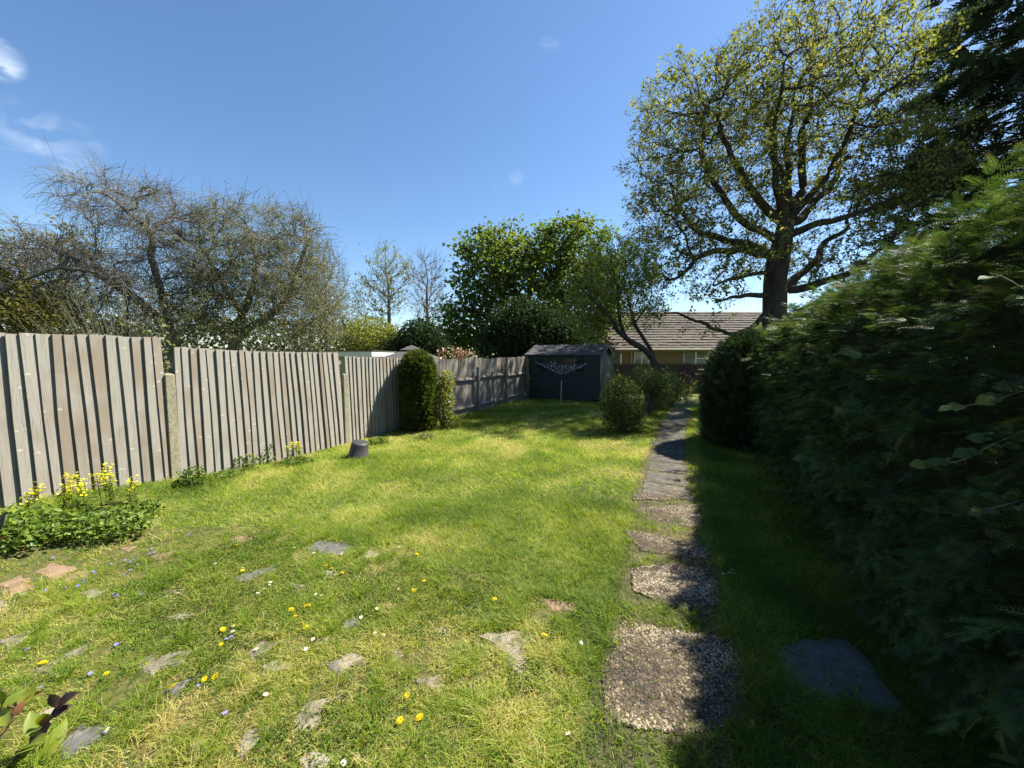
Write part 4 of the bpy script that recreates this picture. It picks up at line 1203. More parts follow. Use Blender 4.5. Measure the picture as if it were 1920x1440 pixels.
shrub('evergreen_bush', 'dark green rounded evergreen bush just behind the shed roof', 'bush', pxs(985, 19), [px_ell(985, 615, 75, 60, 19, 1.8), px_ell(930, 645, 45, 35, 19, 1.2), px_ell(1060, 640, 60, 50, 19, 1.4), px_ell(985, 690, 80, 40, 19, 1.5)], 15000, 0.19, M['dark_leaf'], 61, 20, 0.03, M['bark'], shell=0.45)
shrub('red_shrub', 'shrub with coppery pink new leaves showing over the railed fence', 'shrub', pxs(858, 13.5), [px_ell(840, 665, 16, 16, 13.5, 0.35), px_ell(870, 664, 20, 18, 13.5, 0.35), px_ell(855, 700, 30, 35, 13.5, 0.5)], 1100, 0.11, M['red_leaf'], 62, 12, clump=0.08)
shrub('holly_bush', 'dark bluish evergreen bush beyond the pavilion roof', 'bush', pxs(790, 20), [px_ell(790, 640, 45, 45, 20, 1.3), px_ell(820, 660, 25, 30, 20, 0.9), px_ell(745, 655, 30, 28, 20, 0.9)], 6500, 0.17, M['dark_leaf'], 63, 14, 0.03, M['bark'], shell=0.5)
shrub('willow_bush', 'yellow green leafy bush behind the white fascia outbuilding', 'bush', pxs(700, 22), [px_ell(695, 635, 50, 42, 22, 1.6), px_ell(650, 650, 30, 30, 22, 1.0), px_ell(735, 640, 28, 35, 22, 1.0)], 7000, 0.14, M['lime_leaf'], 64, 22, 0.02, wisps=30, wisp_len=1.2)
shrub('golden_conifer', 'golden tipped conifer bush behind the far end of the tall fence bay', 'bush', pxs(60, 8.6), [px_ell(40, 590, 110, 75, 8.6, 0.9), px_ell(-60, 560, 110, 90, 8.6, 0.9)], 4200, 0.12, M['gold_leaf'], 65, 14, 0.03, M['bark'], shell=0.5, clump=0.10, aspect=0.35)
shrub('thicket', 'tangled brown twiggy thicket along the back of the fence', 'thicket', pxs(230, 8.3), [px_ell(150, 615, 160, 45, 8.3, 0.5), px_ell(350, 620, 100, 50, 8.6, 0.5)], 260, 0.05, M['bud_leaf'], 66, 220, 0.008, M['bark_olive'], wisps=260, wisp_len=0.8)
shrub('bramble_thicket', 'low brushy thicket under the budding tree behind the fence', 'thicket', pxs(560, 9.8), [px_ell(540, 640, 110, 45, 9.8, 0.6)], 500, 0.06, M['bud_leaf'], 67, 160, 0.008, M['bark_olive'], wisps=180, wisp_len=0.8)

# clipped conifer against the fence
M['conifer'] = leafmat('conifer_green', G((0, (0.016, 0.032, 0.009)), (0.4, (0.046, 0.085, 0.018)), (0.7, (0.09, 0.15, 0.032)), (0.92, (0.14, 0.195, 0.05)), (1, (0.15, 0.12, 0.05))), 0.2, 0.06, 0.5)
M['conifer_gold'] = leafmat('conifer_gold', G((0, (0.022, 0.036, 0.008)), (0.5, (0.045, 0.065, 0.012)), (0.9, (0.085, 0.11, 0.02)), (1, (0.13, 0.145, 0.03))), 0.3, 0.05, 0.5)
M['yew'] = leafmat('yew_green', G((0, (0.014, 0.026, 0.009)), (0.5, (0.026, 0.044, 0.013)), (1, (0.045, 0.068, 0.02))), 0.12, 0.06, 0.5)


def frond(nb, sub, wid=0.32, drop=0.16, wf=0.15, r=np.random.default_rng(4)):
    """flat feathery conifer spray, 1 long, along +x"""
    C, D, Nn, L = [], [], [], []
    for k in range(nb):
        f = 0.10 + 0.85 * k / (nb - 1); base = np.array([f, 0, -drop * f * f])
        for sgn in (-1, 1):
            ln = wid * (1 - 0.75 * f) * (0.8 + 0.4 * r.random()) + 0.05
            d = norm(np.array([0.85, sgn * 0.75, 0.1 * r.normal()]))
            C.append(base); D.append(d); L.append(ln); Nn.append([0.15 * r.normal(), 0.15 * r.normal(), 1])
            for q in range(sub):
                b2 = base + d * ln * (0.35 + 0.3 * q)
                for s2 in (-1, 1):
                    d2 = norm(d + np.array([0.25, 0, 0]) + s2 * np.cross(d, [0, 0, 1]) * 0.7)
                    C.append(b2); D.append(d2); L.append(ln * (0.42 - 0.1 * q)); Nn.append([0.2 * r.normal(), 0.2 * r.normal(), 1])
    C.append(np.array([0.0, 0, 0])); D.append(norm(np.array([1, 0, -drop]))); L.append(1.05); Nn.append([0, 0, 1])
    C, D, Nn, L = np.array(C), norm(np.array(D)), np.array(Nn, float), np.array(L)
    Wd = np.maximum(L * wf, 0.016); Wd[-1] = 0.2 * wf
    Sd = norm(np.cross(D, Nn)); n = len(C)
    V = np.stack([C + Sd * Wd[:, None] * 0.5 + D * L[:, None] * 0.12, C - Sd * Wd[:, None] * 0.5 + D * L[:, None] * 0.12, C + D * L[:, None]], 1).reshape(-1, 3)
    i = np.arange(n) * 3
    return V, np.stack([i, i + 1, i + 2], 1), (V[:, 0] - 0.5) * 0.45


FR_NEAR = frond(9, 2, 0.36); FR_MID = frond(8, 1, 0.38); FR_FAR = frond(6, 1, 0.42); FR_WIDE = frond(6, 0, 0.46, 0.2, 0.34)
FR_FINE = frond(10, 0, 0.33, 0.22, 0.15); FR_THIN = frond(6, 0, 0.38, 0.2, 0.24)


def sprays(pos, dirs, nrm, scale, proto, r, var=None):
    fr = frames(dirs, nrm)
    return place(proto[0], proto[1], pos, fr, scale, proto[2], (0.25 + 0.5 * r.random(len(pos))) if var is None else var)


def clipped(name, label, base, h, rx, ry, n, size, mat, seed, round_=0.35, rag=0.03, dir_up=0.5, core_scale=0.8, proto=FR_MID):
    """a clipped, round-topped column of conifer sprays over a dark core"""
    r = np.random.default_rng(seed); base = np.asarray(base, float)
    root = empty(name, base); tag(root, label, 'bush')
    inv = Matrix.Translation(-Vector(base))
    u = r.random(n); an = r.random(n) * 2 * math.pi
    zz = np.where(u < 0.72, 0.06 + (h * (1 - round_) - 0.06) * (u / 0.72), 0)
    th = (u - 0.72) / 0.28 * (math.pi / 2)
    top = u >= 0.72
    rr = np.where(top, np.cos(th), 0.90 + 0.10 * np.sin(np.clip(zz / (h * 0.7), 0, 1) * math.pi * 0.6))
    zz = np.where(top, h * (1 - round_) + h * round_ * np.sin(th), zz)
    lump = 1 + 0.14 * (fbm(an * 2.2, zz * 3) - 0.5) + rag * r.normal(size=n)
    out = np.stack([np.cos(an), np.sin(an), np.zeros(n)], 1)
    pos = np.stack([np.cos(an) * rr * rx * lump, np.sin(an) * rr * ry * lump, zz], 1)
    nr = norm(np.where(top[:, None], np.stack([np.cos(an) * np.cos(th), np.sin(an) * np.cos(th), np.sin(th)], 1), out))
    d = norm(nr * 0.7 + np.array([0, 0, dir_up]) + r.normal(size=(n, 3)) * 0.35)
    pos = pos - nr * size * 0.55
    V, Fc, A = sprays(pos + base, d, rvec(n, r) + nr * 0.4, size * (0.7 + 0.6 * r.random(n)), proto, r)
    mk('foliage', V, Fc, mat, root, A).matrix_parent_inverse = inv
    # dark core shell, added to block light between the sprays
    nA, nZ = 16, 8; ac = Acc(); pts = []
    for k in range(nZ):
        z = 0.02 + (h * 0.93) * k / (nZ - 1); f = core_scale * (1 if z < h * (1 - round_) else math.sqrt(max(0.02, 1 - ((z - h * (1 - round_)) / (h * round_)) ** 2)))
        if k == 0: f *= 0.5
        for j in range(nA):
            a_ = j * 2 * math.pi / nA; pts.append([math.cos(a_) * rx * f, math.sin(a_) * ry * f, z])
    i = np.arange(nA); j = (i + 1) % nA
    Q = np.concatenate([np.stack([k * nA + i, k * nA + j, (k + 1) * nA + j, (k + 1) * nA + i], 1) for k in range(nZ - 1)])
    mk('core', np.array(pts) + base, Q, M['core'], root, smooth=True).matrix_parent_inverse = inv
    return root


q = np.array([-2.065, 8.44]); tb = (*q, float(gz(*q)))
cb = clipped('clipped_conifer', 'dark green clipped conifer with a domed top standing against the fence', tb, 1.74, 0.39, 0.39, 4200, 0.12, M['conifer_gold'], 71, 0.24, 0.014, proto=FR_WIDE)
a = Acc()
for dx, dy in ((-0.16, -0.12), (-0.22, -0.02), (0.02, -0.15)):
    tube_into(a, resample(np.array([[q[0] + dx * 0.8, q[1] + dy, -0.03], [q[0] + dx, q[1] + dy - 0.12, 0.5], [q[0] + dx * 0.9, q[1] + dy, 1.0]]), 0.15), 0.014, 5)
a.build('stem', M['bark_pale'], cb, True).matrix_parent_inverse = Matrix.Translation(-Vector(tb))
shrub('golden_shrub', 'yellow green twiggy shrub growing beside the clipped conifer', 'shrub', pxs(832, 8.7), [px_ell(833, 750, 20, 45, 8.7, 0.26), px_ell(838, 715, 15, 22, 8.7, 0.2), px_ell(845, 790, 18, 20, 8.7, 0.25)], 1900, 0.062, M['lime_leaf'], 72, 34, 0.007, wisps=10, wisp_len=0.22)

# shrubs by the path
shrub('flowering_shrub', 'rounded mid green shrub with small pale buds beside the path', 'shrub', pxs(1168, 8.35), [px_ell(1165, 752, 42, 45, 8.35, 0.5), px_ell(1160, 725, 30, 25, 8.35, 0.36), px_ell(1190, 780, 22, 30, 8.35, 0.35), px_ell(1165, 790, 38, 22, 8.35, 0.45)], 6000, 0.052, M['shrub_leaf'], 81, 70, 0.007, wisps=40, wisp_len=0.42)
shrub('tall_shrub', 'loose grey green shrub behind the rounded budded shrub', 'shrub', pxs(1215, 10.6), [px_ell(1210, 715, 34, 32, 10.6, 0.5), px_ell(1235, 735, 28, 30, 10.6, 0.45)], 3600, 0.058, M['shrub_leaf'], 82, 60, 0.008, wisps=26, wisp_len=0.4)
shrub('glossy_shrub', 'low glossy leafed shrub at the end of the path', 'shrub', pxs(1262, 12.2), [px_ell(1262, 728, 26, 24, 12.2, 0.5), px_ell(1240, 745, 22, 18, 12.2, 0.4)], 1600, 0.075, M['shrub_leaf'], 83, 26, 0.008)
shrub('purple_shrub', 'small dark red leafed shrub beside the yew bush', 'shrub', pxs(1290, 13.5), [px_ell(1287, 705, 14, 28, 13.5, 0.4)], 700, 0.07, leafmat('purple_leaf', G((0, (0.05, 0.015, 0.018)), (0.6, (0.10, 0.035, 0.04)), (1, (0.2, 0.1, 0.09))), 0.3, 0.08), 84, 16, 0.008)
shrub('laurel_bush', 'broad leafy bush in front of the low brown end fence', 'bush', pxs(1275, 14.6), [px_ell(1268, 725, 40, 30, 14.6, 0.6), px_ell(1225, 725, 40, 26, 14.8, 0.6)], 2600, 0.085, M['shrub_leaf'], 86, 40, 0.01, wisps=14, wisp_len=0.4)
shrub('fence_climber', 'pale variegated climber covering the corner post beside the shed', 'climber', pxs(986, 14.3), [px_ell(987, 680, 5, 12, 14.3, 0.12), px_ell(989, 715, 5, 30, 14.3, 0.1)], 420, 0.06, M['pale_leaf'], 85, 10, 0.008)

# ---------------------------------------------------------------- the conifer hedge
hr = np.random.default_rng(91)
HS0, HS1 = -1.6, 10.2
PROF = np.array([[1.30, 0.0], [1.10, 0.35], [1.02, 0.9], [1.02, 1.5], [1.10, 1.95], [1.28, 2.3], [1.55, 2.54], [1.95, 2.64], [2.5, 2.62], [2.9, 2.4], [3.05, 1.5]])
pd = np.r_[0, np.cumsum(np.linalg.norm(np.diff(PROF, axis=0), axis=1))]


def prof(f):
    d = f * pd[-1]; p_ = np.interp(d, pd, PROF[:, 0]); z = np.interp(d, pd, PROF[:, 1])
    p2 = np.interp(np.minimum(d + 0.05, pd[-1]), pd, PROF[:, 0]); z2 = np.interp(np.minimum(d + 0.05, pd[-1]), pd, PROF[:, 1])
    p1 = np.interp(np.maximum(d - 0.05, 0), pd, PROF[:, 0]); z1 = np.interp(np.maximum(d - 0.05, 0), pd, PROF[:, 1])
    tp_, tz_ = p2 - p1, z2 - z1; l = np.hypot(tp_, tz_)
    return p_, z, -tz_ / l, tp_ / l          # outward normal in (p,z)


def hedge_lump(s, d):
    return 0.22 * (fbm(s * 0.9 + 3, d * 1.1, 3) - 0.5) + 0.14 * (fbm(s * 3.1, d * 3.3 + 5, 2) - 0.5)


def hedge_at(s, f, off=0.0):
    p_, z, np_, nz_ = prof(f); lump = hedge_lump(s, f * pd[-1]) + off
    e = np.clip((HS1 - s) / 0.8, 0.0, 1); end = (1 - np.sqrt(1 - (1 - e) ** 2 * 0.999)) * 0.5
    z = z * (1 - end * 0.6) * np.interp(s, [2.5, 4.5, 8.0, 10.0], [1.0, 0.965, 0.91, 0.88])
    p_ = p_ + np_ * lump; z = np.maximum(z + nz_ * lump, 0.02)
    xy = s[:, None] * T + p_[:, None] * P
    nn = np.concatenate([np_[:, None] * P, nz_[:, None]], 1)
    return np.c_[xy, z], nn


q = sp2xy(4, 1.9)
hedge = empty('conifer_hedge', (q[0], q[1], 0)); tag(hedge, 'tall dark green feathery conifer hedge running along the path', 'hedge')
hinv = Matrix.Translation(-Vector((q[0], q[1], 0)))
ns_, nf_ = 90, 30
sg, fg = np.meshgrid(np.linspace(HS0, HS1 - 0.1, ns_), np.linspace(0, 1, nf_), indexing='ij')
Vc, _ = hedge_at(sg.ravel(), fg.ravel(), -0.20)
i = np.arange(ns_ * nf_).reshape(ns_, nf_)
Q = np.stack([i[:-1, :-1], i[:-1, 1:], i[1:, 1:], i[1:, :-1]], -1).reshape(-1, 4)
mk('core', Vc, Q, M['core'], hedge, smooth=True).matrix_parent_inverse = hinv  # dark shell added behind the hedge sprays to block light
acc = Acc()
for (s0, s1, dens, per, size, proto) in ((HS0, 1.4, 18, 9, 0.20, FR_THIN), (1.4, 3.0, 175, 11, 0.112, FR_FINE), (3.0, 4.8, 110, 10, 0.15, FR_FINE), (4.8, HS1, 80, 10, 0.17, FR_THIN)):
    m_ = int((s1 - s0) * pd[-1] * 0.82 * dens)
    s = s0 + hr.random(m_) * (s1 - s0); f = hr.random(m_) * 0.82
    kk = (f < 0.6) | (hr.random(m_) < 0.45); s, f = s[kk], f[kk]; m_ = len(s)
    c, nn = hedge_at(s, f, hr.normal(size=m_) * 0.065 + 0.06 * (hr.random(m_) < 0.12))
    along = np.array([T[0], T[1], 0])
    dc = norm(nn * 0.75 + along * (-0.45 + 0.5 * hr.normal(size=(m_, 1))) + np.array([0, 0, 0.05]) + hr.normal(size=(m_, 3)) * 0.25)
    cv = np.clip(0.02 + 0.75 * hr.random(m_) ** 1.6 + 0.7 * (fbm(s * 1.7, f * pd[-1] * 1.7, 3) - 0.45), 0, 1)
    big = 0.7 + 0.6 * hr.random(m_)
    # each plume: sprays fanned along one shoot, longest at the back
    u = hr.random((m_, per)); idx = np.repeat(np.arange(m_), per); u = u.ravel(); n = len(idx)
    ln = size * 1.7 * big[idx]
    side = norm(np.cross(dc, [0, 0, 1.0]))[idx]
    sgn = np.where(hr.random(n) < 0.5, -1.0, 1.0)
    pos = c[idx] + dc[idx] * (ln * (u - 0.75))[:, None] + hr.normal(size=(n, 3)) * size * 0.10 + np.c_[np.zeros(n), np.zeros(n), -0.25 * ln * u * u]
    d = norm(dc[idx] + side * (sgn * (0.75 - 0.45 * u))[:, None] + hr.normal(size=(n, 3)) * 0.16 + np.c_[np.zeros(n), np.zeros(n), -0.18 * u])
    up_ = norm(np.array([0, 0, 1.0]) + nn[idx] * 0.35 + hr.normal(size=(n, 3)) * 0.3)
    V, Fc, A = sprays(pos, d, up_, size * big[idx] * (1.05 - 0.45 * u), proto, hr, np.clip(cv[idx] + 0.12 * hr.normal(size=n), 0, 1))
    acc.add(V, F3=Fc, var=A)
acc.build('foliage', M['conifer'], hedge).matrix_parent_inverse = hinv

# yew bush where the hedge ends
q = sp2xy(8.15, 0.95)
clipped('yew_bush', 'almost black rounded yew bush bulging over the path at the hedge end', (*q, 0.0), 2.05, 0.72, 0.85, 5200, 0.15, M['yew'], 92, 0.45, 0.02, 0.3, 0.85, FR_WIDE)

# briar shoots growing out of the hedge
M['briar'] = leafmat('briar_leaf', G((0, (0.05, 0.085, 0.03)), (0.5, (0.075, 0.115, 0.035)), (0.9, (0.12, 0.16, 0.04)), (1, (0.15, 0.17, 0.03))), 0.35, 0.03, 0.5)


def oval_leaf(seg=5):
    """leaf outline 1 long along +x, folded and bent"""
    xs = np.linspace(0, 1, seg + 2); w = np.sin(np.pi * xs ** 0.8) * 0.32; w[0] = 0.01; w[-1] = 0.0
    z = -0.22 * (xs - 0.2) ** 2
    V = np.concatenate([np.c_[xs, np.zeros_like(xs), z], np.c_[xs, w, z + w * 0.25], np.c_[xs, -w, z + w * 0.25]])
    n = seg + 2; Q = []
    for k in range(n - 1):
        Q.append([k, k + 1, n + k + 1, n + k]); Q.append([2 * n + k, 2 * n + k + 1, k + 1, k])
    return V, np.array(Q)


OV, OQ = oval_leaf()


def briar(label, pts, seed, nl=9, size=0.044):
    nl = int(nl * 1.4)
    r = np.random.default_rng(seed); pts = resample(np.asarray(pts), 0.03)
    root = empty('briar_shoot', pts[0]); tag(root, label, 'shoot'); inv = Matrix.Translation(-Vector(pts[0]))
    a = Acc(); tube_into(a, pts, np.linspace(0.0035, 0.0015, len(pts)), 5); a.build('stem', M['bark_olive'], root, True).matrix_parent_inverse = inv
    for k in range(nl):
        f = 0.15 + 0.85 * k / nl; j = min(len(pts) - 2, int(f * len(pts))); t = norm(pts[j + 1] - pts[j])
        side = norm(np.cross(t, [0, 0, 1])) * (1 if k % 2 else -1)
        stalk = norm(side + t * 0.5 + r.normal(size=3) * 0.2); c = pts[j]
        for q_ in range(3):
            ang = (q_ - 1) * 0.8
            d = norm(stalk * math.cos(ang) + np.cross([0, 0, 1], stalk) * math.sin(ang))
            V, Fc, A = place(OV * [1, 1.35, 1], OQ, np.array([c + stalk * (0.03 if q_ == 1 else 0.018)]), frames(d[None], norm(np.array([[-0.45, -0.35, 0.8]]) + r.normal(size=(1, 3)) * 0.3)), np.array([size * (1.0 if q_ == 1 else 0.8) * (0.8 + 0.4 * r.random())]))
            mk('leaf', V, Fc, M['briar'], root, A, smooth=True).matrix_parent_inverse = inv


def hpx(px, py, p_):
    # a point on the pixel's ray, p metres across from the path's line
    d = pdir(px, py); k = p_ / (d[0] * P[0] + d[1] * P[1]); return np.array([0, 0, CAM_H]) + d * k


briar('briar shoot with a bunch of pale leaves high on the hedge', [hpx(1990, 590, 1.25), hpx(1925, 545, 0.96), hpx(1885, 520, 0.93), hpx(1855, 512, 0.90)], 1, 7)
briar('long briar shoot reaching out of the hedge at chest height', [hpx(1980, 715, 1.15), hpx(1880, 745, 0.86), hpx(1820, 760, 0.82), hpx(1768, 765, 0.78)], 2, 9)
briar('drooping briar spray with rounded leaves in the middle of the hedge', [hpx(1960, 790, 1.15), hpx(1860, 835, 0.86), hpx(1800, 865, 0.82), hpx(1730, 875, 0.78)], 3, 12)
briar('low briar shoot with grey green leaves near the hedge foot', [hpx(1990, 920, 1.15), hpx(1890, 945, 0.86), hpx(1840, 958, 0.82), hpx(1810, 950, 0.78)], 4, 8)
briar('small pair of pale bramble leaves poking from the hedge over the grass', [hpx(1580, 885, 1.2), hpx(1535, 865, 0.88), hpx(1508, 858, 0.84)], 5, 5, 0.075)

# ---------------------------------------------------------------- tall dark conifer behind the hedge
M['cypress'] = leafmat('cypress_green', G((0, (0.03, 0.048, 0.022)), (0.5, (0.05, 0.075, 0.034)), (1, (0.08, 0.11, 0.05))), 0.25, 0.05, 0.5)
cr = np.random.default_rng(101)
CD = 15.0
cb_ = pxs(1975, CD)
con = empty('cypress_tree', cb_); tag(con, 'towering dark cypress with drooping sprays behind the hedge', 'tree')
cinv = Matrix.Translation(-Vector(cb_))
a = Acc(); tube_into(a, [cb_ + [0, 0, z] for z in np.linspace(-0.1, 19, 12)], np.linspace(0.42, 0.05, 12), 8)
SP, SDr, SN = [], [], []
for z in np.arange(1.6, 18.6, 0.26):
    prof_r = np.interp(z, [1.5, 5, 8, 12, 16, 19], [5.2, 6.0, 5.9, 5.5, 4.2, 0.8])
    for k in range(6):
        an = cr.random() * 2 * math.pi; Lb = prof_r * (0.72 + 0.36 * cr.random())
        d = np.array([math.cos(an), math.sin(an), 0.30 + 0.15 * cr.normal()])
        s = np.linspace(0, 1, 8)[:, None]
        pts = cb_ + np.array([0, 0, z]) + d * Lb * s + np.array([0, 0, -0.55]) * Lb * 0.5 * s ** 2
        tube_into(a, pts, np.linspace(0.05, 0.012, 8), 4)
        m_ = 28
        f = 0.35 + 0.65 * cr.random(m_) ** 0.7
        p_ = np.stack([np.interp(f, s[:, 0], pts[:, c]) for c in range(3)], 1) + cr.normal(size=(m_, 3)) * 0.10
        SP.append(p_); SDr.append(norm(d * [1, 1, 0] + cr.normal(size=(m_, 3)) * 0.55 + [0, 0, -0.25])); SN.append(norm(np.array([0, 0, 1]) + cr.normal(size=(m_, 3)) * 0.4))
a.build('trunk', M['bark'], con, True).matrix_parent_inverse = cinv
SP, SDr, SN = np.concatenate(SP), np.concatenate(SDr), np.concatenate(SN)
V, Fc, A = sprays(SP, SDr, SN, 0.70 * (0.5 + 0.8 * cr.random(len(SP))), FR_WIDE, cr, 0.05 + 0.4 * cr.random(len(SP)))
mk('crown', V, Fc, M['cypress'], con, A).matrix_parent_inverse = cinv

# ---------------------------------------------------------------- plants at the fence foot
M['lime_weed'] = leafmat('lime_weed', G((0, (0.05, 0.095, 0.018)), (0.5, (0.10, 0.165, 0.022)), (1, (0.2, 0.26, 0.04))), 0.4, 0.05)
M['spurge_flower'] = leafmat('spurge_flower', G((0, (0.26, 0.27, 0.02)), (0.5, (0.42, 0.40, 0.02)), (1, (0.52, 0.48, 0.04))), 0.35, 0.04)
M['stem_green'] = solid('green_stem', [(0.3, (0.10, 0.14, 0.03)), (0.7, (0.16, 0.2, 0.05))], 8, 0.6, 0.0)


def spurge(label, px, py, h, n_stem, seed, spread=0.1):
    r = np.random.default_rng(seed); g = gnd(px, py)
    root = empty('spurge_plant', g); tag(root, label, 'flower', 'yellow spurge at the fence foot'); inv = Matrix.Translation(-Vector(g))
    a = Acc(); LV = Acc(); FV = Acc()
    for k in range(n_stem):
        b = g + np.array([r.normal() * spread * 0.5, r.normal() * spread * 0.5, 0]); hh = h * (0.75 + 0.35 * r.random())
        lean = r.normal(size=2) * 0.12
        pts = np.array([b + [lean[0] * s * hh, lean[1] * s * hh, s * hh] for s in np.linspace(0, 1, 5)])
        tube_into(a, pts, 0.004, 4)
        n = 22; f = r.random(n) * 0.85; an = r.random(n) * 6.28
        C = b + np.c_[lean[0] * f * hh, lean[1] * f * hh, f * hh]
        D = np.c_[np.cos(an), np.sin(an), 0.25 * np.ones(n)]
        V, Fc, A = leaves(C, D, np.tile([0, 0, 1.0], (n, 1)), 0.05 + 0.03 * r.random(n), 0.014, 0.1, r.random(n)); LV.add(V, F3=Fc, var=A)
        nf = 26; an = r.random(nf) * 6.28; rad = 0.045 * np.sqrt(r.random(nf))
        C = pts[-1] + np.c_[np.cos(an) * rad, np.sin(an) * rad, 0.02 * r.normal(size=nf) + 0.01 - (r.random(nf) ** 2) * 0.10]
        V, Fc, A = leaf_cloud(C, 0.026, r, 1.2, 0.9); mk('flower_head', V, Fc, M['spurge_flower'], root, A).matrix_parent_inverse = inv
    a.build('stem', M['stem_green'], root).matrix_parent_inverse = inv
    LV.build('foliage', M['weed_leaf'], root).matrix_parent_inverse = inv


spurge('tall yellow spurge in front of the tall bay, leftmost stem from the corner post', 62, 985, 0.36, 3, 1, 0.05)
spurge('yellow spurge clump with a single leafy stem group amid the nettles', 130, 975, 0.30, 4, 2, 0.10)
spurge('broad bright yellow spurge clump at the foot of the tall bay', 185, 962, 0.36, 7, 3, 0.16)
spurge('tall narrow yellow spurge stem beside the broad clump', 222, 952, 0.42, 3, 4, 0.05)
spurge('short yellow spurge stem next to the gravel board', 250, 945, 0.27, 2, 5, 0.05)
spurge('small yellow spurge on its own under the leaning fence bay', 548, 868, 0.28, 3, 6, 0.06)
spurge('slim yellow spurge beside the small one under the leaning bay', 566, 866, 0.29, 2, 7, 0.05)


def weed(name, label, px, py, rx, h, n, size, seed, mat='weed_leaf', ry=None, stems=10, group=None, cat_='weed'):
    g = gnd(px, py); ry = ry or rx
    return shrub(name, label, cat_, g, [(g[0], g[1], g[2] + h * 0.42, rx, ry, h * 0.6)], n, size, M[mat], seed, stems, 0.004, M['stem_green'], group, aspect=0.7, upw=0.9)


weed('leafy_weed', 'dense leafy green weeds covering the ground below the yellow spurge', 175, 1000, 0.55, 0.19, 1300, 0.042, 201, 'lime_weed', ry=0.25, stems=40)
weed('leafy_weed', 'leafy green weeds spreading under the left end of the tall fence bay', 40, 1010, 0.5, 0.24, 1300, 0.047, 202, 'lime_weed', ry=0.3, stems=40)
weed('leafy_weed', 'low leafy weed tuft at the concrete post step', 255, 970, 0.22, 0.16, 500, 0.04, 203)
weed('fence_weed', 'sprawling weed against the foot of the stepped concrete post', 360, 912, 0.16, 0.24, 220, 0.045, 204)
weed('fence_weed', 'straggly dark weed against the first boards of the leaning bay', 425, 895, 0.22, 0.10, 200, 0.04, 205)
weed('fence_weed', 'upright weed with bare stems in the middle of the leaning bay', 465, 880, 0.20, 0.22, 220, 0.04, 206)
weed('fence_weed', 'tall thin weed growing up the leaning fence boards', 502, 868, 0.12, 0.34, 200, 0.035, 207)
weed('fence_weed', 'low green clump under the small yellow spurge', 556, 870, 0.24, 0.10, 420, 0.04, 208)
weed('fence_weed', 'low nettle clump in the shade of the clipped conifer', 712, 832, 0.22, 0.14, 260, 0.045, 209)
weed('fence_weed', 'weeds round the foot of the railed fence post', 895, 785, 0.35, 0.15, 360, 0.045, 210)
weed('fence_weed', 'pale dry stems and weeds under the clipped conifer', 800, 822, 0.2, 0.14, 240, 0.04, 211, 'pale_leaf')
weed('fence_weed', 'green tuft at the foot of the budded shrub by the path', 1205, 812, 0.25, 0.16, 380, 0.05, 212)
weed('fence_weed', 'leafy low plants where the path meets the end shrubs', 1235, 770, 0.3, 0.2, 420, 0.05, 213)


def vine(label, pts, seed, n=60):
    r = np.random.default_rng(seed); pts = resample(np.asarray(pts), 0.04)
    root = empty('climbing_vine', pts[0]); tag(root, label, 'vine'); inv = Matrix.Translation(-Vector(pts[0]))
    a = Acc(); tube_into(a, pts, np.linspace(0.008, 0.003, len(pts)), 4); a.build('stem', M['bark_olive'], root, True).matrix_parent_inverse = inv
    C = pts[r.integers(0, len(pts), n)] + r.normal(size=(n, 3)) * 0.035
    V, Fc, A = leaf_cloud(C, 0.055, r, 0.3, 0.8, None, 0.5); mk('foliage', V, Fc, M['pale_leaf'], root, A).matrix_parent_inverse = inv


q1 = fence_xy(fence_t(275))
vine('pale leafed vine shoot arching over the top of the tall fence bay', [np.array([q1[0] + 0.05, q1[1] + 0.35, 0.0]), at(285, 655, 5.05), at(285, 628, 5.0), at(262, 612, 5.0), at(225, 598, 5.0)], 1, 80)
q1 = fence_xy(tP1)
vine('pale leafed vine hanging in the gap between the two fence bays', [np.array([q1[0] + 0.02, q1[1] + 0.4, 0.0]), at(312, 690, 5.1), at(310, 650, 4.95), at(305, 620, 4.95), at(295, 596, 5.0)], 2, 80)

# ---------------------------------------------------------------- young red-leafed shrub in the near corner
M['copper'] = leafmat('copper_leaf', G((0, (0.035, 0.018, 0.016)), (0.4, (0.075, 0.032, 0.028)), (0.75, (0.13, 0.055, 0.03)), (1, (0.2, 0.08, 0.03))), 0.25, 0.12, 0.3)
M['fresh'] = leafmat('fresh_leaf', G((0, (0.13, 0.17, 0.02)), (0.5, (0.20, 0.25, 0.025)), (1, (0.30, 0.33, 0.05))), 0.4, 0.10, 0.35)
base = np.array([-2.12, 1.32, float(gz(-2.12, 1.32))])
pho = empty('red_tipped_shrub', base); tag(pho, 'young shrub with glossy dark red and lime green leaves in the near corner', 'shrub')
pinv = Matrix.Translation(-Vector(base)); pr = np.random.default_rng(7)
stems = [([base, at(-10, 1400, 1.42), at(25, 1345, 1.5), at(42, 1310, 1.55)], 'c', 9), ([base, at(10, 1440, 1.4), at(70, 1380, 1.45), at(115, 1310, 1.52)], 'c', 10),
         ([base, at(20, 1470, 1.38), at(60, 1440, 1.42), at(95, 1400, 1.5)], 'c', 8), ([base, at(-40, 1420, 1.45), at(-10, 1350, 1.5), at(10, 1310, 1.5)], 'f', 7),
         ([base, at(-60, 1200, 1.5), at(-40, 1080, 1.5), at(-15, 1010, 1.5), at(5, 985, 1.5)], 'c', 8), ([base, at(-10, 1470, 1.4), at(30, 1450, 1.4), at(70, 1440, 1.42)], 'f', 6)]
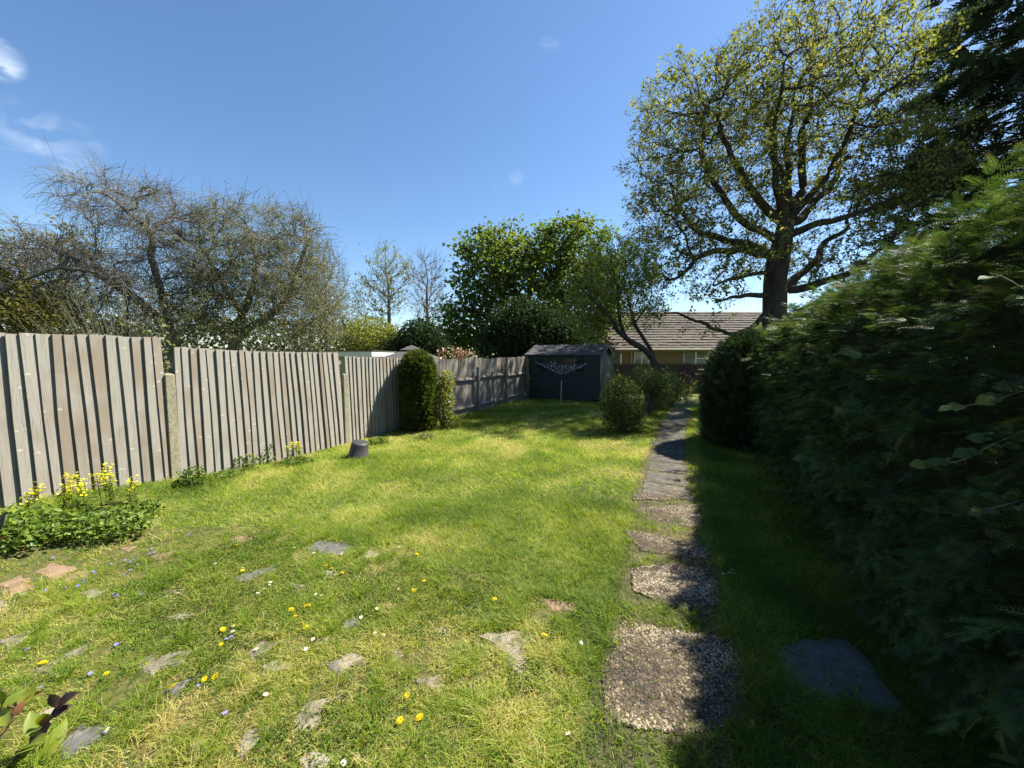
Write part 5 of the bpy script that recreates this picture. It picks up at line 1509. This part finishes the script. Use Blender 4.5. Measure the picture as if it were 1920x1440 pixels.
for pts, kd, nl in stems:
    pts = resample(np.array(pts), 0.03)
    a = Acc(); tube_into(a, pts, np.linspace(0.006, 0.002, len(pts)), 6); a.build('stem', M['bark'], pho, True).matrix_parent_inverse = pinv
    for k in range(nl):
        f = 0.5 + 0.5 * (k + 0.5) / nl; j = min(len(pts) - 2, int(f * len(pts))); t = norm(pts[j + 1] - pts[j])
        if k == nl - 1: j = len(pts) - 2
        sd_ = norm(np.cross(t, rvec(1, pr)[0])); d = norm(t * 0.8 + sd_ * 0.75)
        mt = M['copper'] if (kd == 'c' and pr.random() < 0.75) else M['fresh']
        sc = (0.078 if mt is M['copper'] else 0.095) * (0.75 + 0.5 * pr.random())
        V, Fc, A = place(OV * [1, 0.85, 1], OQ, pts[j][None], frames(d[None], norm(np.array([[0, 0, 0.8]]) + pr.normal(size=(1, 3)) * 0.5)), np.array([sc]))
        mk('leaf', V, Fc, mt, pho, A, smooth=True).matrix_parent_inverse = pinv

# ---------------------------------------------------------------- lawn flowers, one by one
M['dandelion'] = leafmat('dandelion_yellow', G((0, (0.72, 0.52, 0.01)), (1, (0.8, 0.62, 0.015))), 0.2, 0.02, noise=0.0)
M['daisy'] = leafmat('daisy_white', G((0, (0.75, 0.74, 0.72)), (1, (0.8, 0.8, 0.78))), 0.25, 0.02, noise=0.0)
M['violet'] = leafmat('violet_blue', G((0, (0.20, 0.18, 0.55)), (1, (0.32, 0.28, 0.68))), 0.25, 0.02, noise=0.0)


def flower_mesh(n, rows, rad, wid, cup, mat, name):
    a = Acc()
    for rw in range(rows):
        k = n - rw * 3; an = np.arange(k) * 2 * math.pi / k + rw * 0.3; R_ = rad * (1 - 0.28 * rw)
        D = np.c_[np.cos(an), np.sin(an), np.full(k, cup + 0.35 * rw)]
        V, Fc, A = leaves(np.zeros((k, 3)) + [0, 0, 0.001 * rw], D, np.tile([0, 0, 1.0], (k, 1)), R_, wid, 0.05, rng.random(k)); a.add(V, F3=Fc, var=A)
    o = a.build(name, mat); me = o.data; bpy.data.objects.remove(o); return me


FL = {'dandelion': (flower_mesh(15, 3, 0.021, 0.010, 0.25, M['dandelion'], 'flower_head'), 0.024), 'daisy': (flower_mesh(13, 1, 0.012, 0.006, 0.15, M['daisy'], 'petals'), 0.026), 'violet': (flower_mesh(5, 1, 0.011, 0.011, 0.25, M['violet'], 'petals'), 0.026)}
a = Acc(); tube_into(a, [[0, 0, -1.0], [0.02, 0.01, -0.5], [0, 0, 0]], 0.002, 4); o = a.build('stem', M['stem_green']); STEM = o.data; bpy.data.objects.remove(o)
a = Acc(); tube_into(a, [[0, 0, 0], [0, 0, 0.002], [0, 0, 0.0035]], [0.0045, 0.004, 0.001], 7, cap=True); o = a.build('flower_centre', M['dandelion']); CENT = o.data; bpy.data.objects.remove(o)


STONE_SET = [(np.array([gnd(*q)[:2] for q in poly]).mean(0), {'d': 'dark slate grey', 'g': 'pale grey', 'p': 'pinkish'}[k]) for k, poly in ST]


def flower(kind, px, py, label, group, scale=1.0):
    g = gnd(px, py)
    if group and 'mossy' in group or 'violet' in group:
        dist, col = min((float(np.hypot(*(c - g[:2]))), k) for c, k in STONE_SET)
        where = ('beside a %s paving stone' % col) if dist < 0.30 else 'in the turf away from any bare stone'
        label = label + ' ' + where; group = group + ' ' + where
    me, h = FL[kind]; h = h * (0.7 + 0.6 * rnd.random())
    # lift along the view ray, so the head stays on its pixel
    d = pdir(px, py); t = (g[2] + h - CAM_H) / d[2]; c = np.array([0, 0, CAM_H]) + d * t
    root = empty({'dandelion': 'dandelion', 'daisy': 'daisy', 'violet': 'violet'}[kind], c); tag(root, label, 'flower', group)
    root.rotation_euler = (rnd.uniform(-0.5, 0.25), rnd.uniform(-0.3, 0.4), rnd.random() * 6)
    o = bpy.data.objects.new('petals' if kind != 'dandelion' else 'flower_head', me); o.scale = (scale,) * 3; link(o, root)
    s = bpy.data.objects.new('stem', STEM); s.scale = (1, 1, h + 0.02); s.location = (0, 0, -0.001); link(s, root)
    if kind == 'daisy': k = bpy.data.objects.new('flower_centre', CENT); k.location = (0, 0, 0.001); link(k, root)


DAND = z7([(1330, 188), (1315, 328), (1365, 330), (980, 350), (1830, 305), (1735, 525), (1640, 548), (1663, 587), (1725, 650), (1830, 615), (1255, 660), (1243, 745), (240, 848), (970, 983), (1150, 940), (1210, 928), (598, 910), (1715, 530)]) + \
    z8([(305, 342), (212, 303), (725, 238), (765, 388), (708, 440), (1163, 490), (1443, 692), (670, 1030), (630, 1172), (740, 1155), (245, 318)])
for q in DAND: flower('dandelion', *q, 'bright yellow dandelion', 'dandelions in the mossy paving', 0.65 + 0.4 * rnd.random())
DAIS = z7([(943, 415), (930, 475), (1000, 455), (1210, 290), (1330, 290), (1655, 200), (1870, 250), (1765, 230), (1775, 462), (1810, 468), (1310, 640), (1310, 670), (1495, 1025), (1720, 770), (1760, 715), (1515, 410), (1450, 455), (600, 1225), (1440, 770), (1365, 315), (1520, 395), (1490, 430)]) + \
    z8([(615, 170), (300, 235), (490, 680), (540, 692), (620, 433), (500, 543), (1700, 825), (312, 1410), (1650, 735), (1575, 1245), (400, 552), (410, 592), (100, 770), (140, 715), (625, 195)])
for q in DAIS: flower('daisy', *q, 'small white daisy', 'daisies in the mossy paving')
for q in z6([(570, 507), (585, 535), (615, 530), (635, 533), (625, 515)]): flower('daisy', *q, 'white daisy in the shaded grass right beside the pebble path', 'daisies beside the path')
VIOL = z7([(830, 210), (840, 235), (870, 225), (705, 270), (750, 265), (735, 325), (700, 350), (760, 290), (525, 335), (540, 345), (475, 380), (470, 395), (438, 415), (370, 425), (260, 440), (130, 462), (60, 405), (650, 440), (645, 475), (695, 410), (790, 445), (800, 460), (1210, 228), (300, 255), (600, 130), (1065, 125), (155, 770), (70, 930), (510, 908), (655, 745), (785, 690), (1275, 715), (1300, 700), (1115, 975), (1265, 1130), (230, 985), (10, 730), (640, 460), (660, 465), (515, 345), (855, 205), (735, 280), (775, 295), (625, 290)])
for q in VIOL: flower('violet', *q, 'tiny violet blue flower', 'violet blue lawn flowers', 0.8 + 0.5 * rnd.random())

# ---------------------------------------------------------------- grass
M['grass'] = leafmat('grass_blade', G((0, (0.065, 0.115, 0.014)), (0.35, (0.14, 0.22, 0.02)), (0.6, (0.225, 0.295, 0.03)), (0.8, (0.37, 0.36, 0.08)), (1, (0.48, 0.41, 0.18))), 0.5, 0.03, 0.6, noise=0.12)
gr = np.random.default_rng(77)


def grass_points(r0, r1, dens):
    n = int(1.13 * (r1 * r1 - r0 * r0) * dens)
    a = (gr.random(n) - 0.5) * 2.26 + 0.02; r = np.sqrt(r0 * r0 + gr.random(n) * (r1 * r1 - r0 * r0))
    x, y = np.sin(a) * r, np.cos(a) * r
    p_ = x * P[0] + y * P[1]; s_ = x * T[0] + y * T[1]
    k = (p_ > -5.93) & (p_ < 1.35) & (s_ < 15.6)
    k &= ~((x > 0.5) & (y > 15.0 - 0.467 * (x - 0.63)))     # not under the shed
    x, y = x[k], y[k]
    p_ = x * P[0] + y * P[1]; s_ = x * T[0] + y * T[1]
    jx, jy = x + (0.022 + 0.015 * (y > 2.6)) * gr.normal(size=len(x)), y + (0.022 + 0.015 * (y > 2.6)) * gr.normal(size=len(x))
    dead = np.zeros(len(x), bool)
    for pl in STONES: dead |= inpoly(pl, jx, jy)
    # grass over the stone edges and a few blades across
    dead &= gr.random(len(x)) > 0.06
    return x[~dead], y[~dead]


def blades(x, y, h, w, segs):
    n = len(x); z = gz(x, y)
    an = gr.random(n) * 6.283; lean = h * (0.6 + 1.25 * gr.random(n)); b = np.c_[x, y, z - 0.003]
    D = np.c_[np.cos(an), np.sin(an), np.zeros(n)]; a2 = an + 1.57 + gr.normal(size=n) * 0.7; Sd = np.c_[np.cos(a2), np.sin(a2), np.zeros(n)] * (w / 2)[:, None]
    tip = b + D * lean[:, None] + np.c_[np.zeros(n), np.zeros(n), h * (0.75 + 0.25 * gr.random(n))]
    if segs == 1:
        V = np.stack([b - Sd, b + Sd, tip], 1).reshape(-1, 3); i = np.arange(n) * 3
        return V, np.stack([i, i + 1, i + 2], 1), 3
    mid = b + D * (lean * 0.3)[:, None] + np.c_[np.zeros(n), np.zeros(n), h * 0.55]
    V = np.stack([b - Sd, b + Sd, mid - Sd * 0.8, mid + Sd * 0.8, tip], 1).reshape(-1, 3); i = np.arange(n) * 5
    return V, np.concatenate([np.stack([i, i + 1, i + 3], 1), np.stack([i, i + 3, i + 2], 1), np.stack([i + 2, i + 3, i + 4], 1)]), 5


acc = Acc()
for (r0, r1, dens, hgt, wid, segs) in ((0.9, 2.6, 24000, 0.036, 0.0036, 2), (2.6, 4.4, 12000, 0.042, 0.0042, 1), (4.4, 7.5, 4200, 0.045, 0.0068, 1), (7.5, 17.5, 1500, 0.05, 0.012, 1)):
    x, y = grass_points(r0, r1, dens)
    n = len(x)
    mossy = inpoly(moss_poly, x + 0.3 * (fbm(x * 3, y * 3) - 0.5), y + 0.3 * (fbm(x * 3 + 9, y * 3) - 0.5))
    pn = x * P[0] + y * P[1]; sn = x * T[0] + y * T[1]
    onpath = np.abs(pn - path_c(sn)) < 0.30
    patch = fbm(x * 2.1 + 4, y * 2.1, 3); fine = fbm(x * 9, y * 9 + 3, 2)
    # thin turf on the moss and between the slabs
    pr_ = np.where(mossy, np.clip((fine - 0.25) * 3.2, 0.30, 1.0) * np.clip((fbm(x * 4.3 + 60, y * 4.3 + 7, 3) - 0.30) * 7, 0.22, 1), 1.0)
    pr_ = np.where(onpath & (sn > 1.2), 0.5, pr_)
    k = gr.random(n) < pr_
    x, y, mossy, patch, fine, pn, sn, onpath = [v[k] for v in (x, y, mossy, patch, fine, pn, sn, onpath)]
    n = len(x)
    lush = np.clip((fbm(x * 1.3 + 31, y * 1.3, 3) - 0.42) * 4, 0, 1)
    h = hgt * (0.6 + 0.8 * gr.random(n)) * (1 + 0.5 * lush * (~mossy)) * np.where(mossy, 0.75, 1.0) * np.where(pn > 0.25, 1.35, 1.0) * np.where(onpath, 0.65, 1)
    tuft = (fbm(x * 5.5 + 8, y * 5.5 + 2, 2) > 0.66) & mossy
    h = np.where(tuft, h * 1.9, h)
    # dry straw share: high on the moss and on the open lawn, low in the lush grass by the path and hedge
    dry = np.where(mossy, 0.60, 0.50 - 0.22 * lush) + np.where(mossy, 1.7, 1.1) * (patch - 0.5) - np.where(pn > 0.2, 0.22, 0.0)
    lawn_far = np.clip((np.hypot(x, y) - 4.5) / 2.0, 0, 1)
    dry = dry + 0.06 * lawn_far
    var = np.clip(dry + gr.normal(size=n) * 0.26, 0, 1)
    V, Fc, m_ = blades(x, y, h, wid * (0.7 + 0.6 * gr.random(n)), segs)
    acc.add(V, F3=Fc, var=np.repeat(var, m_))
# long arching tufts
tx, ty = grass_points(1.0, 4.3, 60)
tm = inpoly(moss_poly, tx, ty); kk = tm | (gr.random(len(tx)) < 0.35); tx, ty, tm = tx[kk], ty[kk], tm[kk]
per = 34; x = np.repeat(tx, per) + gr.normal(size=len(tx) * per) * 0.022; y = np.repeat(ty, per) + gr.normal(size=len(tx) * per) * 0.022; n = len(x)
h = np.repeat(0.045 + 0.05 * gr.random(len(tx)), per) * (0.5 + 0.7 * gr.random(n))
V, Fc, m_ = blades(x, y, h, 0.0034 * np.ones(n), 2)
acc.add(V, F3=Fc, var=np.repeat(np.clip(np.repeat(0.15 + 0.4 * gr.random(len(tx)), per) + 0.14 * gr.normal(size=n), 0, 1), m_))
# dry clippings lying flat on the moss
x, y = grass_points(0.9, 4.4, 6500)
k = inpoly(moss_poly, x, y) & (fbm(x * 4 + 20, y * 4, 3) > 0.42); x, y = x[k], y[k]; n = len(x)
an = gr.random(n) * 6.283; ln = 0.015 + 0.03 * gr.random(n); z = gz(x, y) + 0.006 + 0.012 * gr.random(n)
D = np.c_[np.cos(an), np.sin(an), gr.normal(size=n) * 0.25]; Sd = np.c_[-np.sin(an), np.cos(an), np.zeros(n)] * 0.0016
b = np.c_[x, y, z]; V = np.stack([b - Sd, b + Sd, b + D * ln[:, None]], 1).reshape(-1, 3); i = np.arange(n) * 3
acc.add(V, F3=np.stack([i, i + 1, i + 2], 1), var=np.repeat(np.clip(0.78 + 0.2 * gr.normal(size=n), 0, 1), 3))
tag(acc.build('lawn_grass', M['grass']), kind='stuff')

# clover and small round-leafed weeds in the paving
x, y = grass_points(1.0, 4.2, 7500)
mossy = inpoly(moss_poly, x, y); cl = fbm(x * 2.6 + 50, y * 2.6 + 8, 3)
k = mossy & (cl > 0.51); x, y = x[k], y[k]; n = len(x)
C = np.c_[x, y, gz(x, y) + 0.008 + 0.022 * gr.random(n)]
V, Fc, A = leaf_cloud(C, 0.013, gr, 0.9, 0.8)
tag(mk('clover', V, Fc, M['weed_leaf'], None, A), kind='stuff')
# weeds along the hedge foot
x, y = grass_points(1.2, 6.0, 2600); pn = x * P[0] + y * P[1]
k = (pn > 0.75) & (fbm(x * 3 + 70, y * 3, 2) > 0.48); x, y = x[k], y[k]; n = len(x)
C = np.c_[x, y, gz(x, y) + 0.01 + 0.05 * gr.random(n)]
V, Fc, A = leaf_cloud(C, 0.028, gr, 1.2, 0.75)
tag(mk('ground_cover', V, Fc, M['weed_leaf'], None, A), kind='stuff')

# ---------------------------------------------------------------- far belt of trees that closes the view
M['far_leaf'] = leafmat('far_leaf', G((0, (0.02, 0.03, 0.012)), (0.5, (0.035, 0.05, 0.018)), (1, (0.06, 0.075, 0.03))), 0.2, 0.0)
br_ = np.random.default_rng(301)
n = 28000
an = -1.1 + br_.random(n) * 2.0; R0 = 62 + 26 * br_.random(n)
hh = 4.2 + 4.5 * fbm(an * 9 + 40, an * 0 + 3, 4)
z = br_.random(n) ** 0.8 * hh
C = np.c_[np.sin(an) * R0, np.cos(an) * R0, z]
V, Fc, A = leaf_cloud(C, 0.58, br_, 0.6, 0.8, np.clip(0.3 + 0.5 * fbm(an * 14, z * 0.5, 3) + 0.3 * br_.random(n) - 0.15, 0, 1))
tag(mk('distant_trees', V, Fc, M['far_leaf'], None, A), 'far low belt of green trees beyond the gardens', 'trees', kind='stuff')
